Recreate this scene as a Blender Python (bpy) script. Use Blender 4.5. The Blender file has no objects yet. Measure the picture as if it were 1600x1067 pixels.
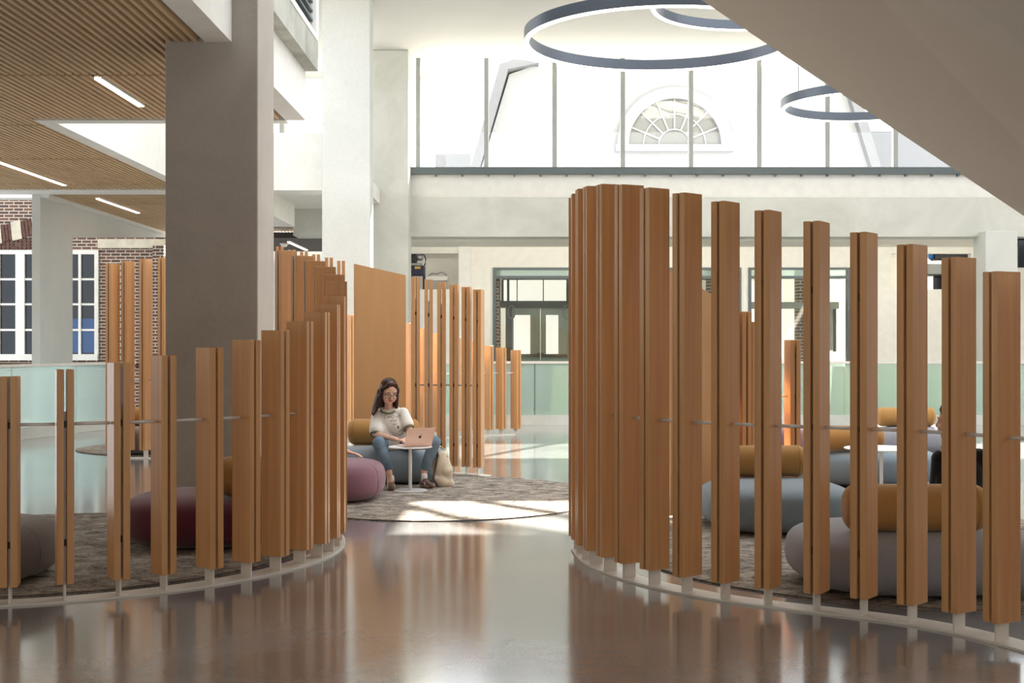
import bpy, bmesh, math, random
from mathutils import Vector, Matrix
from mathutils.bvhtree import BVHTree
C = bpy.context; COL = C.scene.collection; D = bpy.data
random.seed(7)
PI = math.pi
# ------------------------------------------------------------------ camera, sky, sun, exposure
F = 2000.0; H = 1.5; CX = 810.0; CY = 540.0        # focal length in pixels of a 1600 wide frame, eye height, vanishing point
cam = D.cameras.new('camera'); co = D.objects.new('camera', cam); COL.objects.link(co)
co.location = (0, 0, H); co.rotation_euler = (PI/2, 0, 0)
cam.sensor_width = 36; cam.lens = 36*F/1600; cam.shift_x = -10/1600; cam.shift_y = 6.5/1600
cam.clip_end = 300
C.scene.camera = co
w = D.worlds.new('sky'); C.scene.world = w; w.use_nodes = True
bg = w.node_tree.nodes['Background']; bg.inputs[0].default_value = (0.93, 0.965, 1.0, 1); bg.inputs[1].default_value = 2.9
sl = D.lights.new('sun', 'SUN'); sl.energy = 36; sl.angle = 0.012; sl.color = (1.0, 0.93, 0.82)
so = D.objects.new('sun', sl); COL.objects.link(so)
so.rotation_euler = Vector((-0.45, -1, -0.80)).to_track_quat('-Z', 'Y').to_euler()
vs = C.scene.view_settings
C.scene.display_settings.display_device = 'sRGB'
vs.view_transform = 'Standard'; vs.look = 'None'; vs.gamma = 1; vs.use_curve_mapping = False; vs.exposure = 0.14

# ------------------------------------------------------------------ measuring helpers
def G(px, py, z=0.0):
    Y = F*(H-z)/(py-CY); return Vector(((px-CX)/F*Y, Y, z))
def WX(px, Y): return (px-CX)/F*Y
def WZ(py, Y): return H+(CY-py)/F*Y

# ------------------------------------------------------------------ materials
def new_mat(name):
    m = D.materials.new(name); m.use_nodes = True
    return m, m.node_tree, m.node_tree.nodes['Principled BSDF']
def node(nt, t, **k):
    n = nt.nodes.new(t)
    for a, b in k.items(): setattr(n, a, b)
    return n
def lk(nt, a, b): nt.links.new(a, b)
def coords(nt, scale=(1,1,1), kind='Object', rot=(0,0,0)):
    tc = node(nt, 'ShaderNodeTexCoord'); mp = node(nt, 'ShaderNodeMapping')
    mp.inputs['Scale'].default_value = scale; mp.inputs['Rotation'].default_value = rot
    lk(nt, tc.outputs[kind], mp.inputs[0]); return mp.outputs[0]
def ramp(nt, fac, stops):
    r = node(nt, 'ShaderNodeValToRGB'); e = r.color_ramp.elements
    while len(e) < len(stops): e.new(0.5)
    for i, (p, c) in enumerate(stops): e[i].position = p; e[i].color = (*c, 1)
    lk(nt, fac, r.inputs[0]); return r.outputs[0]
def noise(nt, vec, scale, detail=4, rough=0.55, dist=0.0):
    n = node(nt, 'ShaderNodeTexNoise'); n.inputs['Scale'].default_value = scale; n.inputs['Detail'].default_value = detail
    n.inputs['Roughness'].default_value = rough; n.inputs['Distortion'].default_value = dist
    lk(nt, vec, n.inputs['Vector']); return n.outputs[0]
def bump(nt, b, h, strength, dist=0.01):
    n = node(nt, 'ShaderNodeBump'); n.inputs['Strength'].default_value = strength; n.inputs['Distance'].default_value = dist
    lk(nt, h, n.inputs['Height']); lk(nt, n.outputs[0], b.inputs['Normal'])
def plain(name, col, rough=0.5, metal=0.0, spec=0.5, var=0.04, scale=6, sheen=0.0):
    m, nt, b = new_mat(name)
    v = coords(nt); f = noise(nt, v, scale)
    lo = tuple(max(0, c*(1-var)) for c in col); hi = tuple(min(1, c*(1+var)) for c in col)
    lk(nt, ramp(nt, f, [(0.3, lo), (0.7, hi)]), b.inputs['Base Color'])
    b.inputs['Roughness'].default_value = rough; b.inputs['Metallic'].default_value = metal
    b.inputs['Specular IOR Level'].default_value = spec
    if sheen: b.inputs['Sheen Weight'].default_value = sheen
    return m
def wood_mat(name, a, c, rough=0.42, gs=(30, 30, 0.8), axis_rand=True, spec=0.5):
    m, nt, b = new_mat(name)
    v = coords(nt, gs)
    if axis_rand:
        oi = node(nt, 'ShaderNodeObjectInfo'); mu = node(nt, 'ShaderNodeMath', operation='MULTIPLY'); mu.inputs[1].default_value = 57.0
        lk(nt, oi.outputs['Random'], mu.inputs[0]); ad = node(nt, 'ShaderNodeVectorMath', operation='ADD')
        lk(nt, v, ad.inputs[0]); lk(nt, mu.outputs[0], ad.inputs[1]); v = ad.outputs[0]
    f = noise(nt, v, 1.0, 6, 0.6, 0.4)
    lk(nt, ramp(nt, f, [(0.28, a), (0.72, c)]), b.inputs['Base Color'])
    b.inputs['Roughness'].default_value = rough; b.inputs['Specular IOR Level'].default_value = spec
    bump(nt, b, f, 0.08, 0.002)
    return m
def concrete_mat(name, a, c, rough=0.75, scale=0.9):
    m, nt, b = new_mat(name)
    v = coords(nt); f = noise(nt, v, scale, 8, 0.6, 0.6); g = noise(nt, v, 45, 3, 0.6)
    mx = node(nt, 'ShaderNodeMix', data_type='RGBA'); mx.blend_type = 'MULTIPLY'; mx.inputs[0].default_value = 0.25
    lk(nt, ramp(nt, f, [(0.3, a), (0.68, c)]), mx.inputs[6]); lk(nt, ramp(nt, g, [(0.3, (.7,.7,.7)), (0.6, (1,1,1))]), mx.inputs[7])
    lk(nt, mx.outputs[2], b.inputs['Base Color']); b.inputs['Roughness'].default_value = rough
    bump(nt, b, g, 0.12, 0.004)
    return m
def emit(name, col, s):
    m, nt, b = new_mat(name)
    b.inputs['Base Color'].default_value = (*col, 1); b.inputs['Emission Color'].default_value = (*col, 1); b.inputs['Emission Strength'].default_value = s
    return m
def glass_mat(name, tint=(1,1,1), refl=0.08, rough=0.02):
    m, nt, b = new_mat(name)
    t = node(nt, 'ShaderNodeBsdfTransparent'); t.inputs[0].default_value = (*tint, 1)
    g = node(nt, 'ShaderNodeBsdfGlossy'); g.inputs['Roughness'].default_value = rough
    mx = node(nt, 'ShaderNodeMixShader'); mx.inputs[0].default_value = refl
    lk(nt, t.outputs[0], mx.inputs[1]); lk(nt, g.outputs[0], mx.inputs[2])
    lk(nt, mx.outputs[0], nt.nodes['Material Output'].inputs[0]); return m
def brick_mat(name):
    m, nt, b = new_mat(name)
    tc = node(nt, 'ShaderNodeTexCoord'); sp = node(nt, 'ShaderNodeSeparateXYZ'); cb = node(nt, 'ShaderNodeCombineXYZ')
    lk(nt, tc.outputs['Object'], sp.inputs[0]); lk(nt, sp.outputs[0], cb.inputs[0]); lk(nt, sp.outputs[2], cb.inputs[1])
    br = node(nt, 'ShaderNodeTexBrick'); lk(nt, cb.outputs[0], br.inputs['Vector'])
    br.inputs['Color1'].default_value = (0.20, 0.095, 0.065, 1); br.inputs['Color2'].default_value = (0.10, 0.058, 0.05, 1)
    br.inputs['Mortar'].default_value = (0.58, 0.53, 0.46, 1); br.inputs['Scale'].default_value = 1
    br.inputs['Brick Width'].default_value = 0.235; br.inputs['Row Height'].default_value = 0.078; br.inputs['Mortar Size'].default_value = 0.012
    lk(nt, br.outputs[0], b.inputs['Base Color']); b.inputs['Roughness'].default_value = 0.85
    return m
M = {}
M['screen_wood'] = wood_mat('screen_wood', (0.56, 0.285, 0.118), (0.70, 0.380, 0.165), 0.36, (26, 26, 0.7))
M['panel_wood'] = wood_mat('panel_wood', (0.63, 0.345, 0.150), (0.70, 0.395, 0.175), 0.5, (7, 7, 0.5))
M['slat_wood'] = wood_mat('slat_wood', (0.55, 0.38, 0.21), (0.72, 0.52, 0.32), 0.5, (30, 0.8, 30), False)
M['slat_back'] = plain('slat_back', (0.05, 0.032, 0.02), 0.8)
M['concrete_dark'] = concrete_mat('concrete_dark', (0.40, 0.36, 0.315), (0.50, 0.455, 0.405))
M['concrete'] = concrete_mat('concrete', (0.52, 0.53, 0.48), (0.70, 0.705, 0.66), 0.75, 0.7)
M['concrete_stained'] = concrete_mat('concrete_stained', (0.30, 0.30, 0.255), (0.52, 0.52, 0.47), 0.8, 1.6)
M['concrete_light'] = concrete_mat('concrete_light', (0.60, 0.61, 0.58), (0.68, 0.69, 0.66), 0.7, 0.6)
M['white'] = plain('white_paint', (0.82, 0.81, 0.77), 0.6)
M['cream'] = plain('cream_paint', (0.84, 0.82, 0.745), 0.7)
M['ceiling_paint'] = plain('ceiling_paint', (0.60, 0.59, 0.565), 0.7, var=0.02, scale=1)
M['soffit'] = plain('soffit_paint', (0.56, 0.50, 0.43), 0.75, var=0.02, scale=1)
M['white_metal'] = plain('white_metal', (0.78, 0.74, 0.68), 0.4)
M['grey_metal'] = plain('grey_metal', (0.10, 0.125, 0.13), 0.4)
M['mullion'] = plain('mullion', (0.36, 0.37, 0.36), 0.45)
M['black'] = plain('black_plastic', (0.012, 0.012, 0.018), 0.45)
M['navy'] = plain('navy_plastic', (0.015, 0.017, 0.05), 0.4)
M['blue'] = plain('blue_plastic', (0.03, 0.2, 0.55), 0.4)
M['yellow'] = plain('yellow_label', (0.7, 0.45, 0.1), 0.5)
M['silver'] = plain('silver_metal', (0.5, 0.5, 0.5), 0.35, 0.6)
M['ring_body'] = plain('ring_body', (0.085, 0.10, 0.125), 0.35, 0.3)
M['ring_light'] = emit('ring_light', (1.0, 0.87, 0.76), 5.0)
M['linear_light'] = emit('linear_light', (1.0, 0.86, 0.72), 6.0)
M['glass'] = glass_mat('clear_glass', (0.97, 0.985, 0.98), 0.04)
M['door_glass'] = glass_mat('door_glass', (0.86, 0.89, 0.86), 0.10)
M['dark_glass'] = plain('dark_window_glass', (0.006, 0.012, 0.02), 0.08, 0, 0.35)
M['blue_reflection'] = plain('painted_blue_reflection', (0.012, 0.07, 0.22), 0.12, 0, 0.4)
M['brick'] = brick_mat('brick')
M['brick_dark'] = plain('brick_soldier', (0.13, 0.065, 0.05), 0.85, var=0.4, scale=14)
M['stone'] = plain('limestone', (0.62, 0.57, 0.46), 0.8, var=0.12, scale=5)
M['outside_white'] = plain('outside_white', (0.245, 0.245, 0.255), 0.8)
M['outside_trim'] = plain('outside_trim', (0.15, 0.15, 0.162), 0.8)
M['outside_glass'] = plain('outside_glass', (0.11, 0.11, 0.107), 0.5)
def frosted():
    m, nt, b = new_mat('frosted_glass')
    b.inputs['Base Color'].default_value = (0.78, 0.88, 0.85, 1); b.inputs['Roughness'].default_value = 0.12
    t = node(nt, 'ShaderNodeBsdfTransparent'); t.inputs[0].default_value = (0.84, 0.95, 0.93, 1)
    tl = node(nt, 'ShaderNodeBsdfTranslucent'); tl.inputs[0].default_value = (0.8, 0.92, 0.89, 1)
    m1 = node(nt, 'ShaderNodeMixShader'); m1.inputs[0].default_value = 0.5
    lk(nt, b.outputs[0], m1.inputs[1]); lk(nt, tl.outputs[0], m1.inputs[2])
    m2 = node(nt, 'ShaderNodeMixShader'); m2.inputs[0].default_value = 0.58
    lk(nt, m1.outputs[0], m2.inputs[1]); lk(nt, t.outputs[0], m2.inputs[2])
    lk(nt, m2.outputs[0], nt.nodes['Material Output'].inputs[0]); return m
M['frosted'] = frosted()
def floor_mat():
    m, nt, b = new_mat('polished_concrete')
    v = coords(nt); f = noise(nt, v, 0.6, 8, 0.62, 0.5); g = noise(nt, v, 70, 4, 0.7)
    vo = node(nt, 'ShaderNodeTexVoronoi'); vo.inputs['Scale'].default_value = 85; lk(nt, v, vo.inputs['Vector'])
    c1 = ramp(nt, f, [(0.30, (0.195, 0.195, 0.195)), (0.70, (0.37, 0.375, 0.38))])
    mx = node(nt, 'ShaderNodeMix', data_type='RGBA'); mx.blend_type = 'MULTIPLY'; mx.inputs[0].default_value = 0.5
    lk(nt, c1, mx.inputs[6]); lk(nt, ramp(nt, g, [(0.3, (.74,.73,.72)), (0.7, (1.12,1.1,1.08))]), mx.inputs[7])
    m2 = node(nt, 'ShaderNodeMix', data_type='RGBA'); m2.blend_type = 'ADD'
    sp = ramp(nt, vo.outputs['Distance'], [(0.10, (1,1,1)), (0.22, (0,0,0))])
    bw = node(nt, 'ShaderNodeRGBToBW'); lk(nt, sp, bw.inputs[0]); mm = node(nt, 'ShaderNodeMath', operation='MULTIPLY'); mm.inputs[1].default_value = 0.35
    lk(nt, bw.outputs[0], mm.inputs[0]); lk(nt, mm.outputs[0], m2.inputs[0])
    lk(nt, mx.outputs[2], m2.inputs[6]); m2.inputs[7].default_value = (0.16, 0.14, 0.12, 1)
    lk(nt, m2.outputs[2], b.inputs['Base Color'])
    rr = node(nt, 'ShaderNodeMapRange'); rr.inputs[3].default_value = 0.09; rr.inputs[4].default_value = 0.19; lk(nt, f, rr.inputs[0])
    lk(nt, rr.outputs[0], b.inputs['Roughness']); b.inputs['Specular IOR Level'].default_value = 0.8
    b.inputs['Coat Weight'].default_value = 0.75; b.inputs['Coat Roughness'].default_value = 0.12
    return m
M['floor'] = floor_mat()
def rug_mat(name, cols, sc=(3.4, 5.0, 1), rot=0.15):
    m, nt, b = new_mat(name)
    v = coords(nt, sc, rot=(0, 0, rot)); f = noise(nt, v, 1.6, 9, 0.78, 0.8)
    v2 = coords(nt, (26, 44, 1), rot=(0, 0, rot)); g = noise(nt, v2, 1.5, 5, 0.75)
    ad = node(nt, 'ShaderNodeMath', operation='MULTIPLY_ADD'); ad.inputs[1].default_value = 0.55
    lk(nt, g, ad.inputs[0]); lk(nt, f, ad.inputs[2])
    sb = node(nt, 'ShaderNodeMath', operation='SUBTRACT'); sb.inputs[1].default_value = 0.27; lk(nt, ad.outputs[0], sb.inputs[0])
    lk(nt, ramp(nt, sb.outputs[0], cols), b.inputs['Base Color'])
    b.inputs['Roughness'].default_value = 0.95; b.inputs['Specular IOR Level'].default_value = 0.1
    bump(nt, b, sb.outputs[0], 0.6, 0.02)
    return m
M['rug'] = rug_mat('rug_pile', [(0.36, (0.07, 0.058, 0.052)), (0.46, (0.22, 0.19, 0.165)), (0.56, (0.42, 0.37, 0.31)), (0.70, (0.60, 0.53, 0.44))])
M['rug_edge'] = plain('rug_edge', (0.10, 0.09, 0.085), 0.9)
def fabric(name, col):
    m, nt, b = new_mat(name)
    v = coords(nt); g = noise(nt, v, 220, 2, 0.6)
    lo = tuple(c*0.86 for c in col); hi = tuple(min(1, c*1.1) for c in col)
    lk(nt, ramp(nt, g, [(0.35, lo), (0.65, hi)]), b.inputs['Base Color'])
    b.inputs['Roughness'].default_value = 0.9; b.inputs['Sheen Weight'].default_value = 0.25; b.inputs['Specular IOR Level'].default_value = 0.15
    bump(nt, b, g, 0.1, 0.002); return m
M['f_mauve'] = fabric('mauve_wool', (0.235, 0.12, 0.155))
M['f_burgundy'] = fabric('burgundy_wool', (0.12, 0.028, 0.042))
M['f_bluegrey'] = fabric('blue_grey_wool', (0.215, 0.265, 0.30))
M['f_grey'] = fabric('grey_wool', (0.29, 0.285, 0.31))
M['f_warmgrey'] = fabric('warm_grey_wool', (0.19, 0.165, 0.155))
M['f_ochre'] = fabric('ochre_wool', (0.43, 0.225, 0.07))
M['skin'] = plain('skin', (0.74, 0.44, 0.32), 0.5, var=0.05)
M['hair'] = wood_mat('dark_hair', (0.022, 0.010, 0.008), (0.075, 0.030, 0.020), 0.35, (160, 160, 6), False, 0.25)
M['hair_black'] = plain('black_hair', (0.012, 0.010, 0.012), 0.4, var=0.3, scale=60)
M['shirt'] = fabric('cream_cotton', (0.84, 0.81, 0.74))
M['olive'] = plain('olive_ribbing', (0.20, 0.20, 0.12), 0.85)
M['ink'] = plain('shirt_ink', (0.10, 0.095, 0.06), 0.8)
def denim():
    m, nt, b = new_mat('denim')
    v = coords(nt); f = noise(nt, v, 5, 6, 0.65, 0.8); g = noise(nt, v, 260, 2)
    lk(nt, ramp(nt, f, [(0.3, (0.075, 0.125, 0.18)), (0.7, (0.22, 0.295, 0.37))]), b.inputs['Base Color'])
    b.inputs['Roughness'].default_value = 0.85; bump(nt, b, f, 0.5, 0.02); return m
M['denim'] = denim()
M['sneaker'] = plain('brown_suede', (0.17, 0.10, 0.072), 0.8)
M['sole'] = plain('gum_sole', (0.30, 0.19, 0.12), 0.7)
M['sock'] = plain('white_sock', (0.75, 0.75, 0.73), 0.8)
M['rose_gold'] = plain('rose_gold_metal', (0.88, 0.64, 0.53), 0.4, 0.15)
M['screen_on'] = emit('laptop_screen', (0.6, 0.7, 0.8), 0.6)
M['canvas'] = plain('natural_canvas', (0.66, 0.58, 0.45), 0.9, var=0.12, scale=12)
M['strap'] = plain('brown_strap', (0.05, 0.03, 0.02), 0.6)
M['black_cloth'] = fabric('black_cotton', (0.010, 0.010, 0.012))
M['lilac_cloth'] = fabric('pale_lilac_cotton', (0.50, 0.48, 0.55))
M['table_white'] = plain('table_white', (0.80, 0.81, 0.80), 0.35)
M['frames'] = plain('tortoise_frames', (0.05, 0.02, 0.015), 0.3)
M['lens'] = glass_mat('spectacle_lens', (0.95, 0.97, 0.97), 0.04)
M['lips'] = plain('lips', (0.45, 0.14, 0.11), 0.5)
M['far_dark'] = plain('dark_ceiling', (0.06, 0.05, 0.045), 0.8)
M['column_pale'] = plain('pale_yellow_pillar', (0.80, 0.72, 0.42), 0.7)
M['tile_floor'] = plain('lower_floor', (0.55, 0.58, 0.58), 0.5)

# ------------------------------------------------------------------ object helpers
def put(name, me, mat, parent=None, loc=(0,0,0), rz=0):
    o = D.objects.new(name, me); COL.objects.link(o)
    if mat is not None:
        me.materials.clear(); me.materials.append(mat)
    if parent is not None: o.parent = parent
    o.location = loc; o.rotation_euler = (0, 0, rz); return o
def bm_out(bm, name, mat, parent=None, loc=(0,0,0), rz=0, smooth=False):
    bmesh.ops.recalc_face_normals(bm, faces=bm.faces)
    me = D.meshes.new(name); bm.to_mesh(me); bm.free()
    if smooth:
        for p in me.polygons: p.use_smooth = True
    return put(name, me, mat, parent, loc, rz)
def abox(bm, x0, x1, y0, y1, z0, z1):
    vs_ = [bm.verts.new((x, y, z)) for x in (x0, x1) for y in (y0, y1) for z in (z0, z1)]
    for f in ((0,1,3,2), (4,6,7,5), (0,4,5,1), (2,3,7,6), (0,2,6,4), (1,5,7,3)): bm.faces.new([vs_[i] for i in f])
    return vs_
def bev(bm, r, seg=2):
    bmesh.ops.bevel(bm, geom=bm.edges[:], offset=r, segments=seg, affect='EDGES', profile=0.5)
def box(name, x0, x1, y0, y1, z0, z1, mat, parent=None, b=0.0, origin=None):
    bm = bmesh.new()
    ox, oy, oz = origin if origin else (0, 0, 0)
    abox(bm, x0-ox, x1-ox, y0-oy, y1-oy, z0-oz, z1-oz)
    if b: bev(bm, b)
    return bm_out(bm, name, mat, parent, (ox, oy, oz))
def prism_xz(bm, pts, y0, y1):
    a = [bm.verts.new((x, y0, z)) for x, z in pts]; b = [bm.verts.new((x, y1, z)) for x, z in pts]
    n = len(pts); bm.faces.new(a); bm.faces.new(b[::-1])
    for i in range(n): bm.faces.new((a[i], b[i], b[(i+1) % n], a[(i+1) % n]))
def cyl(bm, p1, p2, r1, r2=None, n=16):
    r2 = r1 if r2 is None else r2
    p1 = Vector(p1); p2 = Vector(p2); d = p2-p1; q = d.to_track_quat('Z', 'Y')
    a = [bm.verts.new(p1+q @ Vector((r1*math.cos(2*PI*i/n), r1*math.sin(2*PI*i/n), 0))) for i in range(n)]
    b = [bm.verts.new(p2+q @ Vector((r2*math.cos(2*PI*i/n), r2*math.sin(2*PI*i/n), 0))) for i in range(n)]
    bm.faces.new(a[::-1]); bm.faces.new(b)
    for i in range(n): bm.faces.new((a[i], a[(i+1) % n], b[(i+1) % n], b[i]))
def tube(bm, pts, r, n=8, closed=False):
    pts = [Vector(p) for p in pts]; N = len(pts); rings = []
    for i, p in enumerate(pts):
        if closed: t = pts[(i+1) % N]-pts[i-1]
        else: t = pts[min(i+1, N-1)]-pts[max(i-1, 0)]
        q = t.to_track_quat('Z', 'Y')
        rings.append([bm.verts.new(p+q @ Vector((r*math.cos(2*PI*k/n), r*math.sin(2*PI*k/n), 0))) for k in range(n)])
    for i in range(N if closed else N-1):
        a = rings[i]; b = rings[(i+1) % N]
        if closed and i == N-1:
            off = min(range(n), key=lambda s: sum((a[k].co-b[(k+s) % n].co).length for k in range(n)))
            b = b[off:]+b[:off]
        for k in range(n): bm.faces.new((a[k], a[(k+1) % n], b[(k+1) % n], b[k]))
    if not closed: bm.faces.new(rings[0][::-1]); bm.faces.new(rings[-1])
def lathe(bm, prof, n=32, c=(0,0,0)):
    rings = []
    for r, z in prof:
        if r < 1e-6: rings.append([bm.verts.new((c[0], c[1], c[2]+z))])
        else: rings.append([bm.verts.new((c[0]+r*math.cos(2*PI*k/n), c[1]+r*math.sin(2*PI*k/n), c[2]+z)) for k in range(n)])
    for a, b in zip(rings, rings[1:]):
        for k in range(n):
            k2 = (k+1) % n
            if len(a) == 1 and len(b) == 1: continue
            if len(a) == 1: bm.faces.new((a[0], b[k2], b[k]))
            elif len(b) == 1: bm.faces.new((a[k], a[k2], b[0]))
            else: bm.faces.new((a[k], a[k2], b[k2], b[k]))
def thing(name, label, cat, loc=(0,0,0), rz=0, group=None):
    o = D.objects.new(name, None); COL.objects.link(o); o.empty_display_size = 0.1
    o.location = loc; o.rotation_euler = (0, 0, rz); o['label'] = label; o['category'] = cat
    if group: o['group'] = group
    return o
def tag(o, label, cat, group=None, kind=None):
    o['label'] = label; o['category'] = cat
    if group: o['group'] = group
    if kind: o['kind'] = kind
    return o
def S(o, label=None, cat=None):
    o['kind'] = 'structure'
    if label: o['label'] = label
    if cat: o['category'] = cat
    return o
def sroot(name, label, cat, loc=(0,0,0)):
    o = thing(name, label, cat, loc); o['kind'] = 'structure'; return o

# ------------------------------------------------------------------ large structure
ZC = 4.21                     # height of the slatted ceiling
YB = 26.0                     # front of the far concrete beam
S(box('floor', -16, 20, -3, 31, -0.2, 0, M['floor']), 'polished concrete floor with dark aggregate and soft reflections', 'floor')
# atrium ceiling, far clerestory
bm = bmesh.new()       # leaves a rooflight slot that lets the sun reach the floor
abox(bm, -2.8, 3.16, 17.2, 21.7, 7.37, 7.6); abox(bm, 3.16, 6.4, 17.2, 19.4, 7.37, 7.6); abox(bm, 6.4, 16, 17.2, 21.7, 7.37, 7.6); abox(bm, -2.8, 16, 21.7, YB+.25, 7.37, 7.6); abox(bm, -16, -2.8, 20.6, YB+.25, 7.37, 7.6); abox(bm, -16, -1.9, YB+.4, 31.6, 7.0, 7.2)
for a, b in (((3.12, 21.3), (4.22, 19.38)), ((3.65, 21.75), (5.6, 19.35)), ((3.5, 20.55), (4.65, 19.38)), ((5.0, 21.75), (6.4, 20.6))):
    a = Vector((*a, 7.4)); b = Vector((*b, 7.4)); d = (b-a).normalized(); n = Vector((-d.y, d.x, 0))*.045
    v_ = [bm.verts.new(p+q+Vector((0, 0, z))) for p in (a, b) for q in (-n, n) for z in (0, .12)]
    for f in ((0,1,3,2), (4,6,7,5), (0,4,5,1), (2,3,7,6), (0,2,6,4), (1,5,7,3)): bm.faces.new([v_[k] for k in f])
S(bm_out(bm, 'ceiling', M['ceiling_paint']), 'plain white atrium ceiling above the clerestory', 'ceiling')
# upper slab with slatted timber ceiling underneath
sc = sroot('ceiling_slatted', 'timber slatted ceiling over the left side of the hall', 'ceiling')
bm = bmesh.new()
segs = [(3.0, 12.80), (12.86, 15.31)]
def slat_run(x0, x1, runs):
    n = int((x1-x0)/0.08)
    for i in range(n+1):
        x = x0+i*0.08
        for (a, b) in runs: abox(bm, x-0.018, x+0.018, a, b, ZC, ZC+0.07)
slat_run(-12.4, -2.84, segs)
slat_run(-12.4, -5.84, [(15.33, 15.72), (15.78, 18.57), (18.63, 21.47), (21.53, 22.22)])
slat_run(-8.45, -4.8, [(22.95, 24.4), (24.46, 27.3), (27.36, 30.6)])
bm_out(bm, 'timber_slats', M['slat_wood'], sc)
bm = bmesh.new()
abox(bm, -12.5, -2.8, 3, 15.33, ZC+0.071, ZC+0.1)
abox(bm, -12.5, -5.8, 15.331, 22.2, ZC+0.071, ZC+0.1)
abox(bm, -8.5, -4.75, 22.9, 30.7, ZC+0.071, ZC+0.1)
bm_out(bm, 'dark_backing', M['slat_back'], sc)
bm = bmesh.new()
abox(bm, -12.5, -2.801, 3, 15.37, ZC+0.101, 4.79); abox(bm, -12.5, -5.821, 15.37, 22.24, ZC+0.101, 4.79)
abox(bm, -8.7, -2.75, 22.9, 30.7, ZC+0.101, 4.60)
S(bm_out(bm, 'ceiling_slab', M['white']), 'white upper floor slab above the slatted ceiling', 'ceiling')
# white edge beams and reveal trims
bm = bmesh.new()
abox(bm, -2.80, -2.56, 3, 15.40, ZC-0.0, 4.80)             # long fascia running into the column
abox(bm, -5.82, -5.62, 15.60, 22.24, ZC-0.005, 5.9)        # left side of the void
abox(bm, -5.82, -2.801, 15.38, 15.60, ZC-0.005, 5.6)
S(bm_out(bm, 'trim_1', M['white']), 'white painted edge beam around the ceiling void', 'ceiling trim')
S(box('trim_2', -12.5, -2.75, 22.25, 22.88, ZC-0.01, 5.20, M['white']), 'white cross beam and upper parapet beyond the ceiling void', 'ceiling trim')
# upper concrete edge with louvre
S(box('wall_upper_left', -2.62, -2.41, 3, 15.4, 4.80, 5.14, M['concrete_stained']), 'raw concrete upstand above the slab edge', 'wall')
lv = sroot('wall_louvre', 'white framed louvre grille on top of the concrete upstand', 'louvre')
bm = bmesh.new()
for i in range(12): abox(bm, -2.56, -2.44, 6, 15.2, 5.24+i*0.11, 5.27+i*0.11)
bm_out(bm, 'blades', M['grey_metal'], lv)
bm = bmesh.new(); abox(bm, -2.60, -2.40, 6, 15.35, 5.141, 5.21); abox(bm, -2.60, -2.40, 15.2, 15.38, 5.21, 6.6); abox(bm, -2.64, -2.60, 6, 15.38, 5.21, 6.6)
bm_out(bm, 'grille_frame', M['white'], lv)
# big near column
def column(name, x0, x1, y0, y1, z1, mat, label, z0=0):
    return S(box(name, x0, x1, y0, y1, z0, z1, mat, b=0.012), label, 'column')
column('concrete_column', -3.155, -2.326, 11.43, 12.18, 7.5, M['concrete_dark'], 'massive square raw concrete column behind the left wooden screen')
column('concrete_column', -3.30, -2.49, 21.5, 21.97, 9.5, M['concrete_light'], 'tall pale plastered column left of the clerestory')
column('concrete_column', WX(583, 25.4), WX(638, 25.4), 25.4, 26.1, WZ(78, 25.4), M['concrete'], 'far concrete column carrying the left end of the beam')
column('concrete_column', WX(1540, 25.6), WX(1590, 25.6), 25.6, 26.3, 3.8, M['concrete_light'], 'far concrete column under the right end of the beam')
# far beam, spandrel, clerestory
S(box('wall_beam', -2.8, 14, YB, YB+0.6, WZ(370, YB), WZ(308, YB), M['concrete'], b=0.01), 'long board marked concrete beam across the far side', 'beam')
S(box('wall_spandrel', -14, 14, YB+0.12, YB+0.5, WZ(308, YB)+0.001, WZ(266, YB), M['white']), 'white spandrel wall below the clerestory', 'wall')
cw = sroot('window_1', 'wide clerestory window wall below the atrium ceiling', 'window')
bm = bmesh.new()
for i in range(-8, 10):
    x = WX(760+106.4*i, YB+0.2)
    if abs(i) > 20: continue
    abox(bm, x-0.045, x+0.045, YB+0.14, YB+0.30, WZ(263, YB), 7.37)
bm_out(bm, 'mullions', M['mullion'], cw)
box('sill_rail', -2.3, 10, YB-0.05, YB+0.1, WZ(272, YB), WZ(261.5, YB), M['grey_metal'], cw)
bm = bmesh.new()
for i in range(24):
    x = -2.2+i*0.53; abox(bm, x-0.02, x+0.02, YB-0.04, YB+0.06, WZ(275.5, YB), WZ(272, YB)-0.001)
bm_out(bm, 'sill_bracket', M['grey_metal'], cw)
box('window_glass', -14, 14, YB+0.21, YB+0.225, WZ(263, YB), 7.37, M['glass'], cw)
# white building outside
ob = sroot('wall_outside_gable', 'white gabled house outside, seen through the clerestory', 'house')
YO = 44.0
def P(px, py): return (WX(px, YO), WZ(py, YO))
bm = bmesh.new()
prism_xz(bm, [P(752, 262), P(796, 116), P(830, 104), P(1276, 104), P(1312, 116), P(1357, 262), P(1357, 420), P(752, 420)], YO, YO+3)
bm_out(bm, 'gable_wall', M['outside_white'], ob)
bm = bmesh.new()
def band(pts, y0, y1):
    for (a, b, c, d) in pts: prism_xz(bm, [P(*a), P(*b), P(*c), P(*d)], y0, y1)
band([((736,264),(750,264),(794,112),(781,104)), ((781,104),(794,112),(842,102),(806,95)), ((1312,116),(1326,108),(1372,264),(1357,264))], YO-0.4, YO+3.2)
bm_out(bm, 'roof_edge', M['outside_trim'], ob)
def arc_pts(cx, cz, r, n, a0=0, a1=PI): return [(cx+r*math.cos(a0+(a1-a0)*i/n), cz+r*math.sin(a0+(a1-a0)*i/n)) for i in range(n+1)]
fx, fz = P(1053, 228); RR = 72/F*YO
bm = bmesh.new(); prism_xz(bm, arc_pts(fx, fz, RR, 28), YO-0.1, YO-0.001)
bm_out(bm, 'fanlight_glass', M['outside_glass'], ob)
bm = bmesh.new()
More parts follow.
